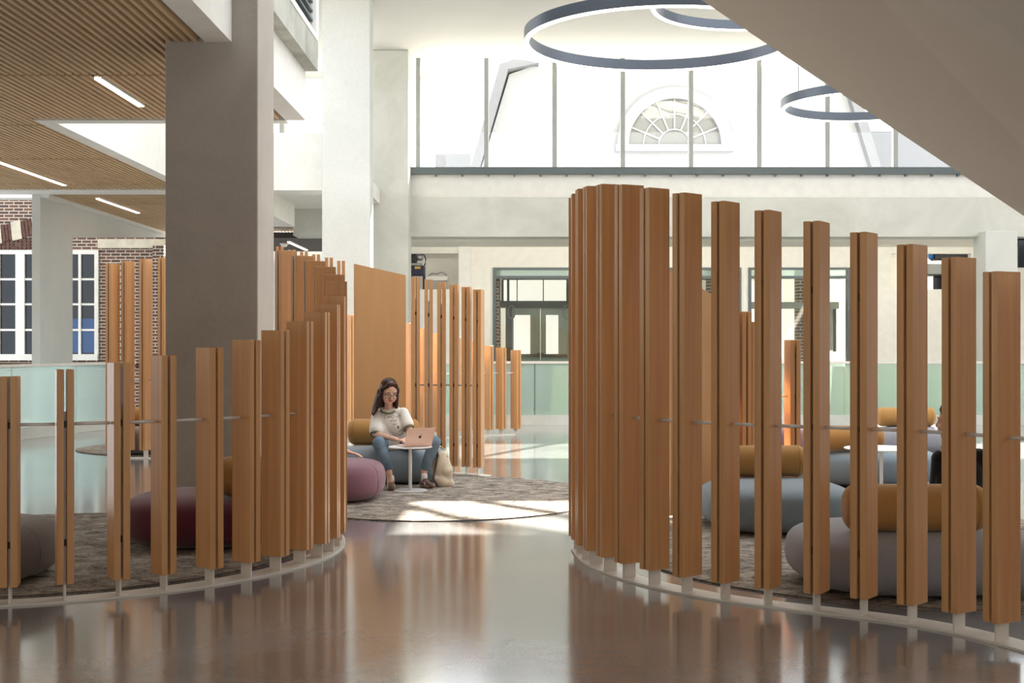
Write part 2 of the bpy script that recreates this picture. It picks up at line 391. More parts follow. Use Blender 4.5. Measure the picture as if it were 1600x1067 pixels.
def flat_arc(r0, r1, y0, y1):
    a = arc_pts(fx, fz, r0, 28); b = arc_pts(fx, fz, r1, 28)
    for i in range(28): prism_xz(bm, [a[i], b[i], b[i+1], a[i+1]], y0, y1)
flat_arc(RR, RR*1.24, YO-0.3, YO); flat_arc(RR*.66, RR*.69, YO-0.16, YO-0.1); flat_arc(RR*.33, RR*.36, YO-0.16, YO-0.1)
for k in range(1, 8):
    t = PI*k/8+0.0; d = (math.cos(t), math.sin(t)); s = 0.03
    prism_xz(bm, [(fx+d[0]*RR*.35-d[1]*s, fz+d[1]*RR*.35+d[0]*s), (fx+d[0]*RR*.35+d[1]*s, fz+d[1]*RR*.35-d[0]*s), (fx+d[0]*RR+d[1]*s, fz+d[1]*RR-d[0]*s), (fx+d[0]*RR-d[1]*s, fz+d[1]*RR+d[0]*s)], YO-0.17, YO-0.1)
abox(bm, fx-RR*1.28, fx+RR*1.28, YO-0.35, YO, fz-0.22, fz)
bm_out(bm, 'fanlight_frame', M['outside_white'], ob)
# lower outside wings
S(box('wall_outside_wing', WX(1357, 48), WX(1500, 48), 48, 50, 2, WZ(205, 48), M['outside_trim']), 'pale grey wing of the house outside right of the gable', 'house')
S(box('wall_outside_wing', WX(680, 48), WX(736, 48), 48, 50, 2, WZ(240, 48), M['outside_white']), 'low white wing of the house outside left of the gable', 'house')

# diagonal stair soffit, upper right
st = sroot('staircase_soffit', 'plastered underside of a broad stair flight crossing the upper right', 'staircase')
def R3(px, py, Y): return Vector((WX(px, Y), Y, WZ(py, Y)))
YF = 9.5
def ext(a, b, t0, t1): return [a+(b-a)*t0, a+(b-a)*t1]
def on_soffit(px, py, k=1.0):      # meets the sloping soffit plane z = 4.972 - 0.67 x
    Y = (4.972-H)/((CY-py)/F+0.67*(px-CX)/F)*k
    return R3(px, py, Y)
fa = [R3(1000, -64, YF), R3(1750, 438, YF)]
nb = [on_soffit(1300, -77), on_soffit(1750, 383)]
nc = [on_soffit(1400, -80, .95), on_soffit(1750, 186, .95)]
nd = [on_soffit(1750, -260, .88), on_soffit(1950, -60, .88)]
bm = bmesh.new()
up = Vector((0, 0, 0.9)); und = [fa, nb, nc, nd]
bot = [[bm.verts.new(p) for p in l] for l in und]
top = [[bm.verts.new(p+up) for p in l] for l in und]
for g in (bot, top):
    for i in range(3): bm.faces.new((g[i][0], g[i+1][0], g[i+1][1], g[i][1]))
bm.faces.new((bot[0][0], bot[0][1], top[0][1], top[0][0])); bm.faces.new((bot[3][0], top[3][0], top[3][1], bot[3][1]))
for e in (0, 1):
    for i in range(3): bm.faces.new((bot[i][e], bot[i+1][e], top[i+1][e], top[i][e]))
bm_out(bm, 'stair_underside', M['soffit'], st)

# ------------------------------------------------------------------ far wall with doors and niches
YW = 29.0
def bw(px): return WX(px, YW)
def bz(py): return WZ(py, YW)
bm = bmesh.new()
zt = 4.6
def wall_piece(p0, p1, y0, y1): abox(bm, bw(p0), bw(p1), YW, YW+0.3, bz(y1), bz(y0))
wall_piece(560, 1860, 370-60, 396)                 # above
wall_piece(560, 640, 396, 650)
abox(bm, bw(716), bw(770), YW, YW+0.3, 0, bz(396))
abox(bm, bw(770), bw(1158), YW, YW+0.3, bz(418), bz(396))
abox(bm, bw(1158), bw(1169), YW, YW+0.3, 0, bz(396))
abox(bm, bw(1169), bw(1328), YW, YW+0.3, bz(418), bz(396))
abox(bm, bw(1328), bw(1392), YW, YW+0.3, 0, bz(396))
abox(bm, bw(1392), bw(1518), YW, YW+0.3, 0, bz(452))
abox(bm, bw(1518), bw(1860), YW, YW+0.3, 0, bz(396))
abox(bm, bw(640), bw(716), YW, YW+0.3, 0, bz(452))
# niche backs
abox(bm, bw(630), bw(726), YW+0.9, YW+1.0, 0, bz(390)); abox(bm, bw(1382), bw(1528), YW+0.9, YW+1.0, 0, bz(390))
S(bm_out(bm, 'wall_far', M['cream']), 'cream plaster wall under the concrete beam', 'wall')
S(box('trim_3', bw(716)+0.02, bw(735), YW-0.08, YW-0.001, 0, bz(372), M['white']), 'pale pilaster beside the wall niche', 'wall trim')
S(box('ceiling_soffit', -2.8, 14, YB+0.61, YW-0.001, WZ(368, YB), WZ(368, YB)+0.15, M['cream']), 'cream soffit behind the concrete beam', 'ceiling')
S(box('baseboard_far', bw(735), bw(770), YW-0.03, YW-0.001, 0, 0.15, M['white']), 'white baseboard of the far wall', 'baseboard')
# storefronts
def storefront(n, p0, p1, label):
    r = sroot('door_%d' % n, label, 'door')
    g = bmesh.new()
    x0, x1 = bw(p0), bw(p1); zt = bz(418); y0, y1 = YW-0.04, YW+0.12
    abox(g, x0, x0+0.07, y0, y1, 0, zt); abox(g, x1-0.07, x1, y0, y1, 0, zt)
    abox(g, x0+.07, x1-.07, y0, y1, zt-0.05, zt)
    abox(g, x0+.07, x1-.07, y0, y1, bz(435.5), bz(431))
    bm_out(g, 'door_frame', M['grey_metal'], r)
    g = bmesh.new(); abox(g, x0+.07, x1-.07, YW+0.0, YW+0.06, bz(431), zt-0.05)
    bm_out(g, 'header_panel', M['frosted'], r)
    g = bmesh.new(); abox(g, x0+.07, x1-.07, YW+0.02, YW+0.035, 0.01, bz(435.5))
    bm_out(g, 'front_glass', M['door_glass'], r)
    return r
r = storefront(1, 770, 1158, 'dark framed glazed entrance with double doors and transom')
# vestibule doors standing behind the front glass
YV = 31.0
def vx(px): return WX(px, YV)
def vz(py): return WZ(py, YV)
vd = sroot('door_2', 'grey double doors with tall lit glass lights inside the vestibule', 'door')
g = bmesh.new(); abox(g, vx(780), vx(1158), YV, YV+0.15, vz(481), vz(470)); abox(g, vx(784), vx(1158), YV, YV+.15, vz(437), vz(434))
for px in (785, 794, 887, 893): abox(g, vx(px)-.03, vx(px)+.03, YV, YV+.15, vz(470), vz(437))
abox(g, vx(808)-.012, vx(808)+.012, YV, YV+.1, vz(470), vz(437)); abox(g, vx(849)-.012, vx(849)+.012, YV, YV+.1, vz(470), vz(437))
abox(g, vx(790), vx(800), YV, YV+.15, 0.01, vz(481)); abox(g, vx(889), vx(893), YV, YV+.15, 0.01, vz(481))
bm_out(g, 'door_frame', M['grey_metal'], vd)
M['door_green'] = plain('grey_green_door', (0.42, 0.47, 0.42), 0.5)
for (a, b, la, lb) in ((800, 844, 802.5, 828.5), (845, 889, 853, 872.5)):
    g = bmesh.new()
    abox(g, vx(a), vx(la), YV+.02, YV+.08, .01, vz(481)); abox(g, vx(lb), vx(b), YV+.02, YV+.08, .01, vz(481))
    abox(g, vx(la), vx(lb), YV+.02, YV+.08, vz(492), vz(481)); abox(g, vx(la), vx(lb), YV+.02, YV+.08, .01, vz(553))
    lf = bm_out(g, 'door_leaf', M['door_green'], vd)
    hb = bmesh.new(); cyl(hb, (vx(a)+.05, YV-.06, vz(555)), (vx(b)-.05, YV-.06, vz(555)), .03, n=8); abox(hb, vx(a if a > 840 else b-4), vx(a+4 if a > 840 else b), YV-.1, YV+.02, vz(558), vz(551))
    bm_out(hb, 'door_handle', M['grey_metal'], lf)
    hb = bmesh.new(); cx_ = vx(799) if a < 840 else vx(886)
    tube(hb, [(cx_+.09*math.cos(t), YV-.05, vz(488)+.16*math.sin(t)) for t in [2*PI*i/16 for i in range(16)]], .02, 6, True)
    bm_out(hb, 'door_closer', M['mullion'], lf)
# lit windows beyond the vestibule: the lights of an outer wall
M['day_pane'] = emit('daylit_pane', (1.0, 0.93, 0.87), 1.1)
ow = sroot('window_2', 'bright daylit panes in the outer wall beyond the vestibule', 'window')
box('outer_pane', vx(782), vx(1000), YV+1.2, YV+1.22, vz(476), vz(432), M['day_pane'], ow)
box('outer_pane', vx(796), vx(835), YV+1.2, YV+1.22, vz(556), vz(484), M['day_pane'], ow)
box('outer_pane', vx(850), vx(905), YV+1.2, YV+1.22, vz(556), vz(484), M['day_pane'], ow)
S(box('wall_vestibule', vx(735), vx(1400), YV+1.9, YV+2.1, 0, 4.6, M['cream']), 'cream back wall of the vestibule', 'wall')
S(box('floor_vestibule', bw(600), bw(1500), 31.0, 33.2, -0.2, 0, M['tile_floor']), 'grey vestibule floor', 'floor')
S(box('ceiling_vestibule', bw(600), bw(1500), YW+.3, 33.2, 3.95, 4.1, M['cream']), 'vestibule ceiling', 'ceiling')
S(box('wall_vestibule_left', vx(771), vx(781.5), YW+0.4, YV+1.0, 0, 3.9, M['brick']), 'dark brick return wall inside the entrance', 'wall')
S(box('wall_vestibule_right', vx(1237), vx(1259), YW+1.4, YW+1.7, 0, 3.6, M['brick']), 'brick pier behind the right glazed opening', 'wall')
S(box('wall_vestibule_center', vx(1100), vx(1122), YW+1.4, YW+1.7, 0, 3.6, M['brick']), 'brick pier behind the middle of the entrance glazing', 'wall')
r = storefront(3, 1169, 1328, 'dark framed glazed opening on the right side of the far wall')
g = bmesh.new(); abox(g, bw(1169)+.07, bw(1328)-.07, YW+.7, YW+.8, bz(481), bz(470)); abox(g, bw(1222)-.03, bw(1222)+.03, YW+.7, YW+.8, 0.01, bz(436))
bm_out(g, 'inner_rail', M['mullion'], r)
ow = sroot('window_3', 'bright daylit panes seen through the right glazed opening', 'window')
box('outer_pane', vx(1150), vx(1236), YV+.9, YV+.92, vz(560), vz(436), M['day_pane'], ow)
tv = thing('wall_screen', 'grey flat display panel mounted behind the right glazed opening', 'screen', (bw(1303), YW+1.2, 0))
g = bmesh.new(); abox(g, -.28, .28, -.03, .03, bz(548), bz(474)); bev(g, .01)
bm_out(g, 'display', M['mullion'], tv)
g = bmesh.new(); abox(g, .281, .34, -.05, .05, bz(550), bz(472)); bm_out(g, 'bezel', M['black'], tv)
g = bmesh.new(); abox(g, -.03, .03, .031, .5, bz(540), bz(480)); bm_out(g, 'mount_arm', M['black'], tv)

# left: concrete side wall with opening, brick building
bm = bmesh.new()
X0, X1 = -8.70, -8.55
abox(bm, X0, X1, 22.89, 24.55, 0, ZC+.1)
zb = 3.70
a = [bm.verts.new((x, y, z)) for x in (X0, X1) for (y, z) in ((24.551, 3.57), (31.0, 4.12), (31.0, ZC+.1), (24.551, ZC+.1))]
for f in ((0,1,2,3), (7,6,5,4), (0,4,5,1), (1,5,6,2), (2,6,7,3), (3,7,4,0)): bm.faces.new([a[i] for i in f])
S(bm_out(bm, 'wall_left_concrete', M['concrete_light']), 'pale concrete side wall with a tapering lintel at far left', 'wall')
S(box('trim_4', -8.56, -8.40, 22.9, 31, ZC-.06, ZC+.1, M['white']), 'white edge strip along the far slatted ceiling', 'ceiling trim')
YK = 31.0
def kx(px): return WX(px, YK)
def kz(py): return WZ(py, YK)
S(box('wall_brick', -15, kx(262), YK, YK+0.4, 0, 6.2, M['brick']), 'old red brick facade inside the hall at far left', 'wall')
S(box('wall_back_left', kx(262)+.001, bw(560)-.0, YK+.2, YK+.4, 0, 4.0, M['white']), 'white far wall behind the wooden screens', 'wall')
S(box('wall_brick_pier', kx(245), kx(262), YK-.35, YK-.001, 0, kz(385), M['brick']), 'projecting brick pier beside the brick facade', 'wall')
S(box('trim_5', kx(155), kx(262), YK-.12, YK-.002, kz(388), kz(374), M['stone']), 'limestone band course above the bricks', 'wall trim')
bm = bmesh.new(); 
for i in range(50):
    x = kx(-60)+i*0.11; abox(bm, x, x+.075, YK-.06, YK-.001, kz(573), kz(567))
S(bm_out(bm, 'trim_6', M['brick_dark']), 'brick soldier course under the facade windows', 'wall trim')
def sash(n, p0, p1, mull, label, blue_sheet):
    r = sroot('window_%d' % n, label, 'window')
    g = bmesh.new(); zt, zb_ = kz(391), kz(563); y0, y1 = YK-.08, YK-.005
    abox(g, kx(p0), kx(p1), y0, y1, zt-.10, zt); abox(g, kx(p0), kx(p1), y0-.05, y1, zb_, zb_+.15)
    for (a, b) in mull: abox(g, kx(a), kx(b), y0, y1, zb_+.15, zt-.10)
    for py in (436.5, 475.5, 515.5): abox(g, kx(p0), kx(p1), y0+.02, y1, kz(py+1.6), kz(py-1.6))
    bm_out(g, 'window_frame', M['white'], r)
    g = bmesh.new(); abox(g, kx(p0)+.01, kx(p1)-.01, y1-.012, y1+.004, zb_+.15, zt-.1)
    bm_out(g, 'pane', M['dark_glass'], r)
    if blue_sheet:
        g = bmesh.new(); abox(g, kx(p0)+.05, kx(p1)-.05, y1-.02, y1-.0121, kz(551), kz(498)); bm_out(g, 'blue_reflection_sheet', M['blue_reflection'], r)  # reflection in the lower panes, painted as a thin blue sheet
    return r
sash(4, -62, 62, [(-62, -56), (-36, -32), (-4, 1.5), (26, 40), (59, 62)], 'white framed double window with dark panes in the brick facade', False)
sash(5, 96, 155, [(96, 101), (124, 128), (149, 155)], 'narrow white window with a blue reflection coloured into its lower panes in the brick facade', True)
g = bmesh.new()
for i in range(40):
    x = kx(-60)+i*0.1
    if x < kx(60): abox(g, x, x+.07, YK-.03, YK-.001, kz(390), kz(372))
S(bm_out(g, 'trim_7', M['brick_dark']), 'upright brick lintel over the double window', 'wall trim')
for (nm, mt, pieces, lab) in (('trim_8', 'stone', ((-16, 21), (21, 15), (53.5, 12)), 'limestone blocks of the window arch'), ('trim_9', 'brick_dark', ((6.5, 4), (11.5, 4), (16.5, 4), (37.5, 4.3), (42.8, 4.3), (48, 4.3)), 'brick voussoirs of the window arch')):
    g = bmesh.new()
    for p, wd in pieces:
        e = 2 if mt == 'stone' else 0
        f_ = lambda q: 379-.22*q
        prism_xz(g, [(kx(p), kz(f_(p)+e)), (kx(p+wd), kz(f_(p+wd)+e)), (kx(p+wd-3), kz(f_(p+wd)-25-e)), (kx(p-3), kz(f_(p)-25-e))], YK-.07, YK-.031)
    S(bm_out(g, nm, M[mt]), lab, 'wall trim')
# beyond the ceiling void, between the columns
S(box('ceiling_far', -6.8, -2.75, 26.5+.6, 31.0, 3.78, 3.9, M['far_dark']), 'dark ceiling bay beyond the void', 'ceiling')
S(box('wall_bulkhead', WX(458, 26.3), WX(503, 26.3)+.2, 26.3, 27.0, WZ(368, 26.3), WZ(308, 26.3), M['concrete']), 'concrete bulkhead wall between the columns', 'wall')
S(box('wall_bulkhead_white', WX(436, 25)-1.2, WX(452, 25), 23.5, 25.6, WZ(350, 25), WZ(312, 25), M['white'], b=.01), 'white boxed duct under the void edge', 'wall')
# added fill light without a fixture, behind the beam, to brighten the far wall
al = D.lights.new('wall_fill_light', 'AREA'); al.shape = 'RECTANGLE'; al.size = 13.5; al.size_y = .02; al.energy = 115; al.color = (1.0, .95, .86)
ao = D.objects.new('wall_fill_light', al); COL.objects.link(ao); ao.location = (4.6, 26.66, WZ(370, YB)+.014); ao.rotation_euler = (math.radians(78), 0, 0)
# unseen ceiling, tower wall and back wall, added to dim the foreground and block sun
S(box('ceiling_front', -16, 16, -8, 10.6, 5.9, 6.1, M['soffit']), 'plain cream ceiling over the viewer, unseen, added to dim the foreground', 'ceiling')
S(box('wall_sun_block', -2, 26, 18.9, 19.4, 7.61, 26, M['white']), 'unseen wall added above the atrium roof to block the sun', 'wall')
S(box('wall_behind', -16, 16, -8.3, -8, 0, 5.9, M['concrete_dark']), 'dark concrete wall behind the viewer, unseen, added to cut the front fill light', 'wall')
# unseen side walls: left added, right lengthened, to cut stray side light
S(box('wall_left_near', -14.2, -14.0, -8, 17, 0, 5.9, M['concrete']), 'concrete side wall left of the viewer, unseen, added to shut out side light', 'wall')
S(box('wall_right', 15.5, 15.8, -8, 31, 0, 4.6, M['soffit']), 'plain side wall far to the right', 'wall')
S(box('window_6', WX(1591, 26.4), WX(1700, 26.4), 26.4, 26.5, WZ(418, 26.4), WZ(371, 26.4), M['dark_glass']), 'small dark window right of the far column', 'window')

# ------------------------------------------------------------------ glass balustrade
def rail_run(name, pts, label):
    t = thing(name, label, 'railing', (pts[0][0], pts[0][1], 0)); o = Vector((pts[0][0], pts[0][1], 0))
    ht = 1.18
    for (a, b) in zip(pts, pts[1:]):
        a = Vector((*a, 0)); b = Vector((*b, 0)); d = (b-a); L = d.length; d.normalize(); nrm = Vector((-d.y, d.x, 0))
        n = max(1, round(L/1.45))
        for i in range(n):
            p = a+d*(L*i/n+0.012)-o; q = a+d*(L*(i+1)/n-0.012)-o
            bm = bmesh.new(); vs_ = []
            for pt in (p, q):
                for s in (-.008, .008):
                    for z in (0.19, ht-0.021): vs_.append(bm.verts.new(pt+nrm*s+Vector((0, 0, z))))
            for f in ((0,1,3,2), (4,6,7,5), (0,4,5,1), (2,3,7,6), (0,2,6,4), (1,5,7,3)): bm.faces.new([vs_[k] for k in f])
            bm_out(bm, 'glass_panel', M['frosted'], t)
        for (nm, z0, z1, hw, mt) in (('handrail', ht-.02, ht+.025, .035, 'white_metal'), ('kerb', 0.001, .19, .07, 'concrete')):
            bm = bmesh.new(); vs_ = []
            for pt in (a-o, b-o):
                for s in (-hw, hw):
                    for z in (z0, z1): vs_.append(bm.verts.new(pt+nrm*s+Vector((0, 0, z))))
            for f in ((0,1,3,2), (4,6,7,5), (0,4,5,1), (2,3,7,6), (0,2,6,4), (1,5,7,3)): bm.faces.new([vs_[k] for k in f])
            bm_out(bm, nm, M[mt], t)
    return t
rail_run('glass_balustrade', [(-9.4, 18.0), (-8.0, 20.2), (-7.6, 22.0), (-7.2, 24.0)], 'frosted green glass balustrade at far left below the brick facade')
rail_run('glass_balustrade', [(-7.0, 24.2), (12.0, 24.2)], 'long frosted glass balustrade in front of the glazed entrance')
for px, lab in ((873, 'pale yellow square pillar behind the glass balustrade near the double doors'), (1312, 'pale yellow square pillar behind the balustrade near the display panel'),
                (1384, 'pale yellow square pillar behind the balustrade, middle one on the right'), (1452, 'pale yellow square pillar behind the balustrade, furthest right')):
    x = WX(px, 24.5)
    g = bmesh.new(); prism_xz(g, [(-.18, 0), (.17, 0), (.17, 1.1), (-.10, 1.1)], -.12, .12)
    tag(bm_out(g, 'bollard', M['column_pale'], None, (x, 24.5, 0)), lab, 'pillar')

# ------------------------------------------------------------------ wooden fin screens
BT, GAP, BD, PDp = 0.040, 0.016, 0.165, 0.090     # board thickness, gap, board depth, foot plate depth
def fin_post(root, c, ang, top, bot=0.11):
    """c centre on the floor, ang = direction of the fin measured clockwise from +Y"""
    rz = -ang
    bm = bmesh.new(); abox(bm, -.006, .006, -PDp/2, PDp/2, 0.0121, top-0.25)
    p = bm_out(bm, 'post', M['white_metal'], root, c-root.location, rz)
    for s in (-1, 1):
        bm = bmesh.new(); x0 = s*GAP/2; x1 = s*(GAP/2+BT)
        vs_ = abox(bm, min(x0, x1), max(x0, x1), -BD/2, BD/2, bot, top)
        bmesh.ops.bevel(bm, geom=bm.edges[:], offset=0.0025, segments=1, affect='EDGES')
        bm_out(bm, 'board', M['screen_wood'], p)
    for z in (0.35, 1.04, top*0.62+.45):
        if z < top-.1:
            bm = bmesh.new(); abox(bm, -.0079, .0079, -BD/2+.03, BD/2-.03, z-.02, z+.02); bm_out(bm, 'spacer', M['black'], p)
def rods(root, cs, z=1.04):
    for a, b in zip(cs, cs[1:]):
        if (b-a).length > 0.6: continue
        bm = bmesh.new(); o = root.location; u = Vector((0, 0, z)); d = (b-a).normalized()
        cyl(bm, a-o+u+d*.052, b-o+u-d*.052, .0095, n=8)
        bm_out(bm, 'tie_rod', M['table_white'], root, smooth=True)
def ribbon(root, pts, norms, w0, w1, h=0.012, name='base_plate'):
    bm = bmesh.new(); o = root.location; rows = []
    for p, n in zip(pts, norms):
        a = p-n*w0-o; b = p+n*w1-o
        rows.append([bm.verts.new(a+Vector((0, 0, z))) for z in (0.0005, h)]+[bm.verts.new(b+Vector((0, 0, z))) for z in (h, 0.0005)])
    for a, b in zip(rows, rows[1:]):
        for i in range(4): bm.faces.new((a[i], a[(i+1) % 4], b[(i+1) % 4], b[i]))
    bm.faces.new(rows[0]); bm.faces.new(rows[-1][::-1])
    return bm_out(bm, name, M['white_metal'], root)
def ang_of(n): return math.atan2(n.x, n.y)
def circ_far(cc, r, px):
    k = (px-CX)/F; cx, cy = cc.x, cc.y      # ray (k t, t)
    A = k*k+1; B = -2*(k*cx+cy); Cq = cx*cx+cy*cy-r*r; q = max(0, B*B-4*A*Cq)
    t = (-B+math.sqrt(q))/(2*A); return Vector((k*t, t, 0))
def ztop(py, Y): return H+(CY-py)*Y/F

# left near screen, round the alcove with burgundy seat
CL = Vector((-3.5117, 9.4853, 0)); RL = 2.19
sL = thing('fin_screen', 'near left curved screen of upright double wooden fins on a white base ring', 'screen', CL)
feetL = [(15,946,588),(102,942,577),(189,934,566),(265,927,555),(333,914.6,543),(391,904,531),(439.7,894,516),(476.5,883,502),(504.5,873,488),(523.4,863.8,476),(533.5,855,463),(538,845,452)]
def circ_point(cc, r, t): return cc+Vector((math.sin(t)*r, -math.cos(t)*r, 0))     # t from the camera side, anticlockwise seen from above
ts = []
for px, py, tp in feetL:
    g_ = G(px, py); v = g_-CL; ts.append(math.atan2(v.x, -v.y))
posts = []
for t, (px, py, tp) in zip(ts, feetL): posts.append((t, tp))
for px, tp in ((531, 440), (521, 429), (507, 417), (491, 408), (472, 400), (447, 392)):
    p = circ_far(CL, RL-.05, px); v = p-CL; posts.append((math.atan2(v.x, -v.y), tp))
# a left neighbour outside the frame
posts.insert(0, (posts[0][0]-.135, 599))
cs = []
for t, tp in posts:
    c = circ_point(CL, RL-.05, t); cs.append(c); n = (c-CL).normalized()
    fin_post(sL, c, math.atan2(-n.x, -n.y), ztop(tp, c.y))
rods(sL, cs)
aa = [posts[0][0]-.6+(posts[-1][0]+.06-posts[0][0]+.6)*i/90 for i in range(91)]
pts = [circ_point(CL, RL, t) for t in aa]; nr = [(CL-p).normalized() for p in pts]
ribbon(sL, pts, nr, .02, .15)

# right near screen
feetR = [(901,866,303.6),(909.2,876,296),(922,884.5,292),(943.7,895,289),(973.7,906,290),(1014,917,295),(1066,928.5,303),(1127,939,316),(1195,948.5,330),(1271.5,957,347),(1345,965.7,364),(1419,975.9,383),(1490,989.3,403),(1555,1006,425)]
CR = Vector((2.8519, 9.2888, 0)); RR_ = 2.435
sR = thing('fin_screen', 'near right sweeping screen of tall double wooden fins, the tallest in front', 'screen', (1.6, 8.2, 0))
Pr = [G(a, b) for a, b, c in feetR]
# continue towards the camera beyond the frame edge and back round the tangent
Pr_ext = [circ_far(CR, RR_, 896.5)]+Pr+[Pr[-1]+(Pr[-1]-Pr[-2])*1.0+Vector((-.01, -.015, 0)), Pr[-1]+(Pr[-1]-Pr[-2])*2.0+Vector((-.05, -.04, 0))]
tops = [310]+[c for a, b, c in feetR]+[447, 470]
cs = []; nrm = []
for i, p in enumerate(Pr_ext):
    a = Pr_ext[max(i-1, 0)]; b = Pr_ext[min(i+1, len(Pr_ext)-1)]; t = (b-a).normalized()
    n = Vector((-t.y, t.x, 0))
    if n.dot(Vector((.55, .83, 0))) < 0 and i > 2: n = -n
    if i <= 2: n = (CR-p).normalized()
    nrm.append(n)
sm = [(nrm[max(i-1, 0)]+nrm[i]*2+nrm[min(i+1, len(nrm)-1)]).normalized() for i in range(len(nrm))]
sm[0] = nrm[0]
for i, (p, n) in enumerate(zip(Pr_ext, sm)):
    c = p+n*.045; cs.append(c)
    if i < len(Pr_ext)-1: fin_post(sR, c, math.atan2(n.x, n.y), ztop(tops[i], c.y))
rods(sR, cs[:-1])
pts = []; nr = []
for i in range(len(Pr_ext)-1):
    p0 = Pr_ext[max(i-1, 0)]; p1 = Pr_ext[i]; p2 = Pr_ext[i+1]; p3 = Pr_ext[min(i+2, len(Pr_ext)-1)]
    for k in range(5):
        u = k/5
        pts.append(0.5*((2*p1)+(p2-p0)*u+(2*p0-5*p1+4*p2-p3)*u*u+(3*p1-p0-3*p2+p3)*u**3)); nr.append((sm[i]*(1-u)+sm[i+1]*u).normalized())
# smooth the strip
for _ in range(6):
    pts = [pts[0]]+[(pts[i-1]+pts[i]*2+pts[i+1])/4 for i in range(1, len(pts)-1)]+[pts[-1]]
ribbon(sR, pts, nr, .02, .15)

# far side of the right alcove: board panel and three lower posts
sB = thing('fin_screen', 'lower back screen of the right alcove with a broad plain wooden panel', 'screen', (2.0, 11.4, 0))
def slab_panel(root, a, b, z0, za, zb, th=.045, name='panel'):
    a = a.copy(); b = b.copy(); o = root.location; d = (b-a).normalized(); n = Vector((-d.y, d.x, 0))*th/2
    bm = bmesh.new()
    vs_ = [bm.verts.new(p-o+s+Vector((0, 0, z))) for p, zt_ in ((a, za), (b, zb)) for s in (-n, n) for z in (z0, zt_)]
    for f in ((0,1,3,2), (4,6,7,5), (0,4,5,1), (2,3,7,6), (0,2,6,4), (1,5,7,3)): bm.faces.new([vs_[k] for k in f])
    return bm_out(bm, name, M['panel_wood'], root)
pa = circ_far(CR, RR_-.06, 1045); pb = circ_far(CR, RR_-.06, 1118)
slab_panel(sB, pa, pb, .03, ztop(422, pa.y), ztop(465, pb.y))
cs = []; pl = []
for px, tp in ((1140, 476), (1160, 487), (1176, 503), (1207, 517), (1238, 531)):
    p = circ_far(CR, RR_-.06, px); cs.append(p); n = (p-CR).normalized(); fin_post(sB, p, math.atan2(n.x, n.y), ztop(tp, p.y))
rods(sB, cs)
pl = [pa+(pb-pa)*i/6 for i in range(6)]+[circ_far(CR, RR_, px) for px in range(1120, 1262, 12)]
ribbon(sB, pl, [(CR-p).normalized() for p in pl], .04, .12)

# screen behind the seated woman
CW = Vector((-0.95, 12.85, 0))
sW = thing('fin_screen', 'tall screen of wooden fins behind the seated woman, ending in one broad panel', 'screen', (-1.0, 14.9, 0))
slab_panel(sW, Vector((WX(553, 14.9), 14.9, 0)), Vector((WX(634, 14.95), 14.95, 0)), .03, ztop(412, 14.9), ztop(430, 14.95))
cs = []
for px, tp, Y in ((649, 433, 15.0), (669.7, 437, 15.0), (690, 441, 14.98), (710, 444.5, 14.93), (729.5, 448.5, 14.86), (748, 452.5, 14.76)):
    c = Vector((WX(px, Y), Y, 0)); cs.append(c); n = (c-CW).normalized(); fin_post(sW, c, math.atan2(n.x, n.y)-0.03, ztop(tp, Y), .10)
rods(sW, cs)
arc = [Vector((WX(px, Y), Y, 0)) for px, Y in ((530, 15.0), (560, 14.95), (600, 14.95), (634, 15.0), (660, 15.03), (690, 15.02), (712, 14.96), (732, 14.88), (752, 14.76), (764, 14.66))]
ribbon(sW, arc, [(CW-p).normalized() for p in arc], .08, .10)

# far sweep behind: tall pale fins left and right of the big column
sF = thing('fin_screen', 'far tall screen of honey coloured fins, seen on both sides of the big column', 'screen', (-4.5, 16.8, 0))
cs = []
for px, tp, Y, a in ((176, 412, 17.0, 24), (200, 408, 17.05, 22), (228, 405, 17.05, 20), (257, 403, 17.0, 18), (286, 400, 17.0, 10)):
    c = Vector((WX(px, Y), Y, 0)); cs.append(c); fin_post(sF, c, math.radians(a), ztop(tp, Y), .11)
rods(sF, cs)
ribbon(sF, [c.copy() for c in cs], [Vector((0, -1, 0))]*len(cs), .08, .12)
cs = []
for px, tp, Y in ((437, 386, 16.0), (456, 391, 15.9), (475, 394, 15.8), (494, 398, 15.7), (514, 403, 15.6), (533, 408, 15.5)):
    c = Vector((WX(px, Y), Y, 0)); cs.append(c); fin_post(sF, c, math.atan2(px-CX, F), ztop(tp, Y), .11)
rods(sF, cs)
ribbon(sF, [c.copy() for c in cs], [Vector((-.3, -1, 0)).normalized()]*len(cs), .08, .12)
# low distant one
sD = thing('fin_screen', 'low distant screen of pale fins in front of the glass balustrade', 'screen', (-0.9, 21, 0))
cs = []
for px, tp, Y in ((545, 492, 19.6), (592, 498, 20.0), (638, 505, 20.4), (660, 513, 20.6), (685, 520, 20.8), (712, 527, 21.0), (738, 534, 21.2), (763, 540, 21.4), (783, 543, 21.5), (806, 547, 21.6)):
    c = Vector((WX(px, Y), Y, 0)); cs.append(c); fin_post(sD, c, -math.radians(44), ztop(tp, Y), .10)
rods(sD, cs)
ribbon(sD, [c.copy() for c in cs], [Vector((0, -1, 0))]*len(cs), .09, .09)

